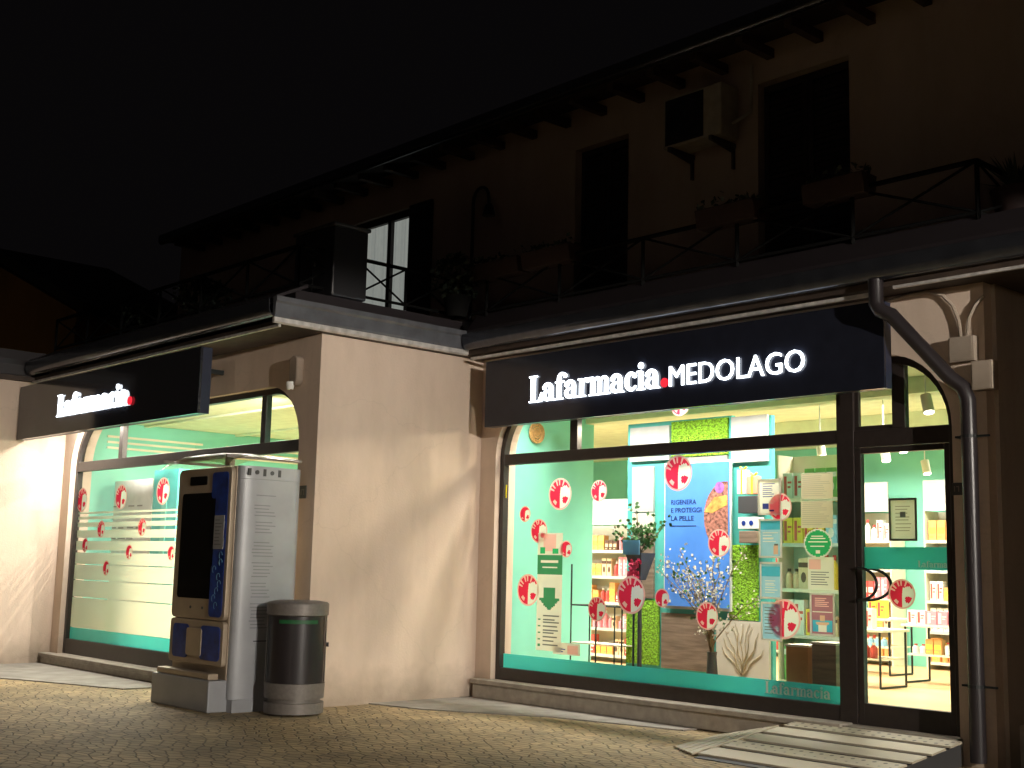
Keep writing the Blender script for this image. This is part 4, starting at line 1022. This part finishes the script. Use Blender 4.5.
# dark tapered stand with flower arrangement
sx, sz = PY(640, 585, .55)
t = thing('flower_arrangement', 'leafy arrangement with a white tag in a dark tapered pot before the white panel', 'flowers', (sx, .55, 1.15))
ztop = PY(636, 553, .55)[1]
t.location.z = ztop-.28
m = MB(); m.lathe([(.06, ztop-.28), (.16, ztop)], sx, .55, 4, rad(45), rad(405)); m.build('pot', 'darkgrey', t)
m = MB(); pts = []
for i in range(9):
    a = rad(90+random.uniform(-50, 50)); L = random.uniform(.2, .48); q = (sx+L*math.cos(a), .55+random.uniform(-.05, .05), ztop+L*math.sin(a)); m.tube([(sx, .55, ztop-.02), q], .005, 4); pts += [q, tuple((Vector(q)+Vector((sx, .55, ztop)))/2)]
m.build('stems', 'branch', t)
m = MB(); blossoms(m, pts, 190, .05, .026, .5); m.build('leaves', 'leaf', t, fix=False)
m = MB(); blossoms(m, pts, 30, .05, .018, .5); m.build('petals', 'petal', t, fix=False)
m = MB(); m.box(sx-.13, sx+.10, .42, .43, ztop-.02, ztop+.13); m.build('white_tag', 'paperblue', t)
m = MB(); m.lathe([(.14, .2), (.14, .22), (.025, .24), (.02, ztop-.29)], sx, .55, 16); m.build('stand', 'darkgrey', t, smooth=True)
# red and violet bouquet
rx_, rz_ = PY(634, 575, .42)
t = thing('bouquet', 'pink and red bouquet on a thin stand, left of the blue poster', 'flowers', (rx_, .42, .2))
m = MB(); m.tube([(rx_, .42, .2), (rx_, .42, rz_-.2)], .012, 6); m.lathe([(.10, .2), (.10, .215)], rx_, .42, 16); m.build('stand', 'wire', t)
m = MB(); m.lathe([(.03, rz_-.2), (.06, rz_-.12), (.05, rz_-.04)], rx_, .42, 14); m.build('vase', 'darkgrey', t, smooth=True)
m = MB(); blossoms(m, [(rx_+random.gauss(0, .05), .42, rz_+random.gauss(.02, .05)) for i in range(14)], 150, .02, .022, .4); m.build('petals', 'petalred', t, fix=False)
# gift boxes on a wall shelf of the display wall
def simple(name, m, label, cat, rect, Y, depth, grp=None, extra=None, bev=.004):
    x0, x1, z0, z1 = RY(*rect, Y)
    t = thing(name, label, cat, ((x0+x1)/2, Y, z0), grp)
    w = MB(); w.box(x0, x1, Y, Y+depth, z0, z1); b = w.build('body', m, t, bevel=bev)
    if extra: extra(t, b, x0, x1, z0, z1, Y)
    return t
def ribbon(col):
    def f_(t, b, x0, x1, z0, z1, Y):
        w = MB(); w.box((x0+x1)/2-.01, (x0+x1)/2+.01, Y-.004, Y-.0005, z0, z1); w.tube([((x0+x1)/2-.04, Y+.03, z1+.03), ((x0+x1)/2, Y+.03, z1+.004), ((x0+x1)/2+.04, Y+.03, z1+.03)], .012, 6); w.build('ribbon', col, t)
    return f_
M['peach'] = mat('peach_print', (.72, .34, .22), .5)
simple('gift_box', 'white', 'tall white gift box with a yellow bow in the display niche', 'box', (737, 470, 746, 494), .8, .07, 'gift boxes in the display', ribbon('yellow'))
simple('gift_box', 'peach', 'peach gift box with a yellow bow right of the tall white one', 'box', (747, 476, 757, 494), .8, .07, 'gift boxes in the display', ribbon('yellow'))
simple('display_box', 'darkgrey', 'dark display cube under the gift boxes', 'box', (738, 496, 757, 513), .8, .12, None, None)
simple('display_box', 'white', 'white display box with two round blue marks below the dark cube', 'box', (738, 517, 757, 529), .8, .12, None,
       lambda t, b, x0, x1, z0, z1, Y: (lambda w: (w.disc(x0+(x1-x0)*.3, (z0+z1)/2, .025, Y-.003, Y-.001, 12), w.disc(x0+(x1-x0)*.7, (z0+z1)/2, .025, Y-.003, Y-.001, 12), w.build('marks', 'vblue', t)))(MB()))
simple('display_box', 'wood', 'brown wooden display cube resting over the right moss panel', 'box', (739, 531, 757, 543), .8, .12, None, None)
def plin(t, b, x0, x1, z0, z1, Y):
    w = MB(); w.box(x0-.012, x1+.012, Y-.012, Y+.26, z1+.001, z1+.02); w.build('top', 'shelf', t, bevel=.003)
t = thing('display_pedestal', 'warm wood pedestal near the foot of the right window', 'pedestal', (PY(797, 660, .35)[0], .45, .2))
q = RY(786, 647, 808, 684, .35); m = MB(); m.box(q[0], q[1], .35, .6, .2, q[3]); m.build('body', 'woodwarm', t, bevel=.004); m = MB(); m.box(q[0]-.01, q[1]+.01, .34, .61, q[3]+.001, q[3]+.02); m.build('top', 'shelf', t)
t = thing('display_pedestal', 'dark brown pedestal beside the door frame, right window', 'pedestal', (PY(823, 660, .32)[0], .45, .2))
q = RY(812, 645, 836, 688, .32); m = MB(); m.box(q[0], q[1], .32, .6, .2, q[3]); m.build('body', 'wood', t, bevel=.004); m = MB(); m.box(q[0]-.01, q[1]+.01, .31, .61, q[3]+.001, q[3]+.02); m.build('top', 'shelf', t)
# pole carrying the notices
# wire stand left
x0, x1, z0, z1 = RY(571, 592, 622, 655, .75)
t = thing('wire_stand', 'black wire display stand left of the lower moss panel', 'display stand', ((x0+x1)/2, .85, .2))
m = MB(); zt_ = PY(597, 606, .75)[1]
for x in (x0, x0+(x1-x0)*.5, x1):
    m.tube([(x, .75, .21), (x, .75, zt_)], .009, 5); m.tube([(x, 1.05, .21), (x, 1.05, zt_)], .009, 5); m.tube([(x, .75, zt_), (x, 1.05, zt_)], .009, 5)
for yy in (.75, 1.05):
    for z in (.21, zt_): m.tube([(x0, yy, z), (x1, yy, z)], .009, 5)
m.tube([(x0, .75, zt_), (x0, .75, zt_+.45)], .010, 5)
m.build('frame', 'wire', t)
m = MB(); m.box(x0, x1, .75, 1.05, (zt_+.2)/2, (zt_+.2)/2+.012); m.build('shelf_board', 'shelf', t)
# wicker disc on the partition wall
wy, wz = PX(536, 433, XC+.165)
t = thing('wicker_disc', 'round woven wicker disc on the mint wall inside the right window', 'wall decoration', (XC+.17, wy, wz-.12))
m = MB()
for r in (.03, .06, .09, .115): m.tube([(XC+.18, wy+r*math.cos(a), wz+r*math.sin(a)) for a in [2*math.pi*i/24 for i in range(24)]], .012, 6, True)
for i in range(12):
    a = math.pi*2*i/12; m.tube([(XC+.178, wy, wz), (XC+.178, wy+.12*math.cos(a), wz+.12*math.sin(a))], .007, 5)
m.build('weave', 'wicker', t)

# ------------------------------------------------------------------ shelving with goods
PC = [('orange', (.78, .36, .12)), ('red', (.60, .09, .08)), ('white', (.80, .80, .76)), ('pink', (.80, .28, .34)), ('yellow', (.85, .62, .08)), ('pale blue', (.30, .55, .72)), ('green', (.20, .45, .14)), ('beige', (.70, .52, .33)), ('dark brown', (.12, .06, .04))]
PM = {n: mat('pack_'+n.replace(' ', '_'), c, .45) for n, c in PC}
packs = {}
def pack_mesh(kind, col):
    k_ = (kind, col)
    if k_ in packs: return packs[k_]
    w = MB()
    if kind == 'carton': w.box(-.5, .5, -.5, .5, 0, 1)
    else: w.lathe([(.40, 0), (.46, .05), (.46, .62), (.38, .72), (.18, .80), (.18, .84)], 0, 0, 10)
    w2 = MB()
    if kind == 'carton':
        v = sum(map(ord, col)) % 3
        if v == 0: w2.box(-.42, .42, -.525, -.505, .35, .65); w2.box(-.42, .1, -.525, -.505, .15, .22)
        elif v == 1: w2.box(-.5, .5, -.52, -.503, .70, .86); w2.prism([(.25*math.cos(a), .38+.17*math.sin(a)) for a in [math.pi*i/6 for i in range(12)]], -.525, -.505)
        else: w2.box(-.38, -.1, -.525, -.505, .12, .88); w2.box(0, .4, -.525, -.505, .6, .68); w2.box(0, .3, -.525, -.505, .42, .5)
    else: w2.lathe([(.22, .845), (.22, .99)], 0, 0, 8)
    def mk(mb, nm, mt):
        me = bpy.data.meshes.new(nm); me.from_pydata(mb.v, [], mb.f); me.materials.append(mt); me.update(); return me
    packs[k_] = (mk(w, kind, PM[col]), mk(w2, kind+'_detail', PM[{'white': 'red', 'red': 'white', 'yellow': 'red', 'orange': 'yellow', 'beige': 'dark brown', 'green': 'white', 'pink': 'white', 'pale blue': 'white', 'dark brown': 'beige'}[col]])); return packs[k_]
def goods(where, grp, x0, x1, y, z, hmax, cols, gap=.012, depth=.1, wmin=.06, wmax=.13, faceX=False):
    x = x0
    while x < x1-wmin:
        col = random.choice(cols); kind = 'carton' if random.random() < .72 else 'bottle'
        run = random.randint(1, 3); wd = random.uniform(wmin, wmax); h = hmax*random.uniform(.5, .95)
        if kind == 'bottle': wd = min(wd, .085)
        for r_ in range(run):
            if x+wd > x1: break
            a, b = pack_mesh(kind, col)
            o = bpy.data.objects.new(kind, a); COL.objects.link(o); o.scale = (wd, min(depth, wd*1.2) if kind == 'bottle' else depth, h)
            if faceX: o.location = (y, x+wd/2, z); o.rotation_euler = (0, 0, rad(90))
            else: o.location = (x+wd/2, y, z)
            tag(o, f'{col} {kind} {where}', kind, grp)
            o2 = bpy.data.objects.new('label' if kind == 'carton' else 'cap', b); COL.objects.link(o2); o2.parent = o
            x += wd+gap
        x += random.uniform(0, .015)
ORD = ['lowest', 'second lowest', 'middle', 'second highest', 'highest']
def shelving(label, x0, x1, y0, y1, z1, nsh, where, grp, cols, header=None, wmin=.06, wmax=.13):
    t = thing('shelf_unit', label, 'shelving', ((x0+x1)/2, (y0+y1)/2, .2), 'shelf units inside the shop')
    m = MB(); m.box(x0, x1, y1-.02, y1, .2, z1); m.build('back_panel', 'cream', t)
    for x in (x0-.02, x1): m = MB(); m.box(x, x+.02, y0, y1, .2, z1); m.build('side_panel', 'shelf', t)
    H = (z1-.3)/nsh
    names = ['lowest', 'second', 'third', 'fourth', 'fifth', 'sixth']
    for i in range(nsh):
        z = .3+H*i; m = MB(); m.box(x0, x1, y0, y1-.021, z-.03, z); sh_ = m.build('shelf', 'shelf', t); m = MB(); m.box(x0+.01, x1-.01, y0-.006, y0-.001, z-.034, z+.006); m.build('price_strip', 'panelwhite' if i % 2 else 'cream', sh_)
        goods(f'on the {names[i]} shelf up {where}', grp, x0+.03, x1-.03, y0+.09, z+.001, H-.07, cols, wmin=wmin, wmax=wmax)
    if header: m = MB(); m.box(x0, x1, y0-.03, y0-.005, z1, z1+header); m.build('header_panel', 'panelwhite', t)
allc = [c[0] for c in PC]
shelving('wide shelf unit along the back wall of the shop', -12.4, -9.5, 6.6, 6.98, 2.35, 5, 'of the wide back unit', 'goods on the wide back shelf unit', ['orange', 'white', 'yellow', 'pink', 'beige', 'red', 'white', 'green'], .42, .07, .13)
shelving('narrow shelf unit on the back wall right of the mint strip', -8.95, -8.1, 6.6, 6.98, 2.35, 5, 'of the narrow back unit', 'goods on the narrow back shelf unit', ['orange', 'white', 'yellow', 'pale blue'], .42, .08, .14)
shelving('shelf unit seen past the mint wall behind the wire stand', -13.3, -11.45, 3.3, 3.6, 2.05, 5, 'behind the wire stand', 'goods on the shelf unit behind the wire stand', ['orange', 'red', 'beige', 'pink', 'red', 'orange', 'dark brown'], .35, .06, .12)
shelving('tall shelf unit behind the notices beside the door', -8.25, -7.45, 2.2, 2.5, 2.75, 5, 'behind the notices', 'goods on the shelf unit behind the notices', ['yellow', 'white', 'beige', 'pale blue', 'green'], None, .07, .14)
def table(label, cx, cy, wx, wy, h, cols, where):
    t = thing('display_table', label, 'table', (cx, cy, .2), 'display tables inside the door')
    z = .2+h
    m = MB(); m.box(cx-wx/2, cx+wx/2, cy-wy/2, cy+wy/2, z, z+.03); m.build('tabletop', 'shelf', t, bevel=.004)
    for s in (-1, 1):
        m = MB(); x = cx+s*(wx/2-.04); p = [(x, cy-wy/2+.03, z), (x, cy-wy/2+.03, .215), (x, cy+wy/2-.03, .215), (x, cy+wy/2-.03, z)]
        for a, b in zip(p[:-1], p[1:]): m.tube([a, b], .013, 6)
        m.build('leg', 'wire', t)
    m = MB(); m.box(cx-wx/2+.05, cx+wx/2-.05, cy-wy/2+.04, cy+wy/2-.04, .2+h*.5, .2+h*.5+.02); m.build('lower_shelf', 'shelf', t)
    goods(f'on {where}', 'goods on the display tables', cx-wx/2+.05, cx+wx/2-.05, cy-wy/2+.12, z+.031, .24, cols, wmin=.08, wmax=.14)
    goods(f'under {where}', 'goods on the display tables', cx-wx/2+.07, cx+wx/2-.07, cy-wy/2+.14, .2+h*.5+.021, .2, cols, wmin=.08, wmax=.14)
table('nearest wire legged display table just inside the entrance door', -7.95, 3.45, .75, .6, .62, ['yellow', 'green', 'red', 'white'], 'the nearest table')
table('second wire legged display table farther inside the door', -7.55, 4.5, .8, .6, .66, ['pink', 'orange', 'white', 'red'], 'the second table')
table('third wire legged display table deep in the shop', -9.0, 5.2, 1.0, .6, .68, ['orange', 'pale blue', 'red', 'yellow'], 'the third table')
# left window interior
Yq = YA+.75; x0, x1 = PY(88, 530, Yq)[0], PY(150, 530, Yq)[0]
t = thing('display_screen', 'white free standing screen with rows of small print behind the left window', 'display screen', ((x0+x1)/2, Yq, .2))
m = MB(); m.box(x0, x1, Yq, Yq+.05, .26, 2.52); m.box(x0+.2, x0+.26, Yq-.15, Yq+.2, .2, .259); m.box(x1-.26, x1-.2, Yq-.15, Yq+.2, .2, .259); b = m.build('board', 'white', t, bevel=.004)
m = MB()
for r_ in range(9):
    for c2 in range(5):
        if random.random() < .85: m.box(x0+.45+c2*(x1-x0-.6)/5, x0+.45+c2*(x1-x0-.6)/5+random.uniform(.15, .25), Yq-.004, Yq-.001, 2.15-r_*.075, 2.17-r_*.075)
m.build('print_rows', 'grey', b)
m = MB(); m.box(x0+.08, x0+.42, Yq-.006, Yq-.001, 2.25, 2.45); m.build('yellow_card', 'woodwarm', b)
t = thing('display_column', 'mint display column beside the white screen in the left window', 'display column', (-13.4, YA+.8, .2))
m = MB(); ca_, cb_ = PY(151, 530, YA+.7)[0], PY(175, 530, YA+.7)[0]; m.box(ca_, cb_, YA+.70, YA+.95, .2, 2.62); m.build('body', 'teal', t); m = MB(); m.box(ca_+(cb_-ca_)*.4, ca_+(cb_-ca_)*.6, YA+.69, YA+.699, .3, 2.5); m.build('strip', 'mint', t)

# ------------------------------------------------------------------ lamps inside the shop
def spotfix(x, y, z, label, tilt=(0, 0)):
    t = thing('spotlight', label, 'spotlight', (x, y, z), 'ceiling spotlights in the shop')
    m = MB(); m.tube([(x, y, 3.358), (x, y, z+.14)], .007, 6); m.build('stem', 'white', t)
    m = MB(); m.tube([(x, y, z+.16), (x+tilt[0]*.16, y+tilt[1]*.16, z)], .05, 14); m.build('head', 'cream', t, smooth=True)
    m = MB(); m.tube([(x+tilt[0]*.161, y+tilt[1]*.161, z-.001), (x+tilt[0]*.165, y+tilt[1]*.165, z-.006)], .042, 14); m.build('lens', 'lamp', t)
for (px, py, Y, lab) in ((926, 413, .9, 'ceiling spotlight nearest the glass over the entrance door'), (884, 461, 2.8, 'ceiling spotlight seen at the top left of the door glass'), (901, 452, 2.2, 'ceiling spotlight seen at the top middle of the door glass'),
                        (925, 474, 4.6, 'ceiling spotlight deep in the shop by the mint strip'), (820, 457, 2.6, 'ceiling spotlight left of the door frame above the beige sheets')):
    x, z = PY(px, py, Y); z = min(z, 3.15); spotfix(x, Y, z, lab, (.3, -.2))
def area(name, loc, target, sx, sy, E, col, spread=150):
    L = bpy.data.lights.new(name, 'AREA'); L.shape = 'RECTANGLE'; L.size = sx; L.size_y = sy; L.energy = E; L.color = col; L.spread = rad(spread)
    o = bpy.data.objects.new(name, L); COL.objects.link(o); o.location = loc
    o.rotation_euler = (Vector(target)-Vector(loc)).to_track_quat('-Z', 'Y').to_euler(); return o
def spot(name, loc, target, ang, E, col, r=.03, blend=.5):
    L = bpy.data.lights.new(name, 'SPOT'); L.spot_size = rad(ang); L.spot_blend = blend; L.energy = E; L.color = col; L.shadow_soft_size = r
    o = bpy.data.objects.new(name, L); COL.objects.link(o); o.location = loc
    o.rotation_euler = (Vector(target)-Vector(loc)).to_track_quat('-Z', 'Y').to_euler(); return o
WARM = (1, .945, .84); WY = (1, .88, .66)
area('display_light', (-8.3, .34, 3.3), (-8.3, .75, .5), 4.2, .12, 105, WARM, 122)
area('shop_light', (-8.2, 2.9, 3.3), (-8.2, 2.9, 0), 3.5, .5, 150, WARM, 125)
area('shop_light', (-9.0, 5.4, 3.3), (-9.0, 5.6, 0), 4.5, .5, 190, WARM)
area('shop_light', (-12.8, 2.6, 3.3), (-12.8, 2.6, 0), 2.5, .5, 140, WARM)
area('shop_light', (-14.2, .8, 3.3), (-14.2, .8, 0), 4, .4, 120, WARM)
area('shop_light', (-14.2, -2.0, 3.3), (-14.3, -1.4, 0), 4.5, .12, 300, WARM, 180)
spot('track_spot', (-6.4, .85, 3.15), (-10.8, -.9, 1.2), 85, 150, WY, .06, .6)
spot('track_spot', (-8.9, .48, 3.0), (-10.8, -.9, 1.0), 80, 45, WY, .03)
spot('track_spot', (-12.0, -1.2, 3.1), (-17.05, -2.9, 1.4), 80, 340, WY, .02)
def lamp_post(label, x, y, z, r):
    t = thing('street_lamp', label, 'street lamp', (x, y, 0))
    m = MB(); m.lathe([(.09, 0), (.07, .5), (.045, z+.3)], x, y+.75, 12); m.tube([(x, y+.75, z+.28), (x, y, z+.16)], .03, 8); m.build('pole', 'darkgrey', t, smooth=True)
    m = MB(); m.lathe([(r, z), (r*.98, z+.04), (r*.4, z+.14), (.02, z+.16)], x, y, 32); m.build('lamp_shade', 'darkgrey', t, smooth=True)
lamp_post('street lamp with a wide flat shade on the square to the right', 9.0, -5.6, 4.25, .5)
spot('street_lamp_light', (9.0, -5.6, 4.27), (-9, -2.0, 0), 100, 56000, (1, .91, .80), .03, .6)
lamp_post('unseen low shaded lamp added across the square as fill light', 6.0, -24.0, 4.15, .4)
spot('street_lamp_light', (6.0, -24.0, 4.17), (-6, -2, 0), 110, 6500, (1, .86, .70), .03, .6)  # added fill lamp, brightens the side wall and the lower fronts
lamp_post('taller street lamp behind the photographer', 4.0, -22.0, 7.4, .3)
spot('street_lamp_light', (4.0, -22.0, 7.35), (-6, 0, 3.0), 100, 160, (1, .76, .66), .1, .8)

# ------------------------------------------------------------------ distant house on the left
hx = -31.0
M['ochre'] = plaster('ochre_plaster', (.40, .20, .07))
hz = 6.7
t = thing('distant_house', 'gabled ochre house far off beyond the left wing', 'house', (hx-8, 1, 0))
xg, zg = PY(82, 312, 0.5); xg0, zg0 = PY(0, 262, .5)
sl = (zg0-zg)/(xg-xg0)
ridge = xg-5; rz_h = zg+5*sl
m = MB(); m.prism([(xg-10+.5, 0), (xg-.5, 0), (xg-.5, zg-.1+.5*sl), (ridge, rz_h-.15), (xg-10+.5, zg-.1+.5*sl)], .6, 3); hw = m.build('wall', 'ochre', t)
m = MB(); m.prism([(xg+.15, zg-.15*sl), (ridge, rz_h), (xg-10.15, zg-.15*sl), (xg-10.15, zg+.22-.15*sl), (ridge, rz_h+.25), (xg+.15, zg+.22-.15*sl)], .45, 3.2); m.build('roof', 'tile', t)
m = MB(); m.box(xg-5, xg-4, .55, .6, 1, 2.2); m.box(xg-8, xg-7, .55, .6, 1, 2.2); m.each('window', 'wood_dark', t)
spot('house_lamp', (xg-4, -2.6, 4.2), (xg-4, .6, 6.5), 120, 3.5, (1, .95, .5), .1)

# ------------------------------------------------------------------ night sky
W = bpy.data.worlds.new('World'); S.world = W; W.use_nodes = True; nt = W.node_tree
bg = nt.nodes['Background']
sky = nt.nodes.new('ShaderNodeTexSky'); sky.sky_type = 'NISHITA'; sky.sun_disc = False; sky.sun_elevation = rad(-4); sky.sun_rotation = rad(200)
mx = nt.nodes.new('ShaderNodeMixRGB'); mx.blend_type = 'ADD'; mx.inputs[0].default_value = 1; mx.inputs[2].default_value = (.0017, .00145, .0016, 1)
mu = nt.nodes.new('ShaderNodeMixRGB'); mu.blend_type = 'MULTIPLY'; mu.inputs[0].default_value = 1; mu.inputs[2].default_value = (.002, .002, .002, 1)
nt.links.new(sky.outputs[0], mu.inputs[1]); nt.links.new(mu.outputs[0], mx.inputs[1]); nt.links.new(mx.outputs[0], bg.inputs[0]); bg.inputs[1].default_value = 1.0

S.view_settings.view_transform = 'Standard'; S.view_settings.look = 'None'; S.view_settings.exposure = .38; S.view_settings.gamma = 1
S.render.engine = 'CYCLES'
cy = S.cycles; cy.max_bounces = 7; cy.diffuse_bounces = 4; cy.glossy_bounces = 3; cy.transparent_max_bounces = 14; cy.transmission_bounces = 4
cy.caustics_reflective = False; cy.caustics_refractive = False; cy.sample_clamp_indirect = 4; cy.use_denoising = True
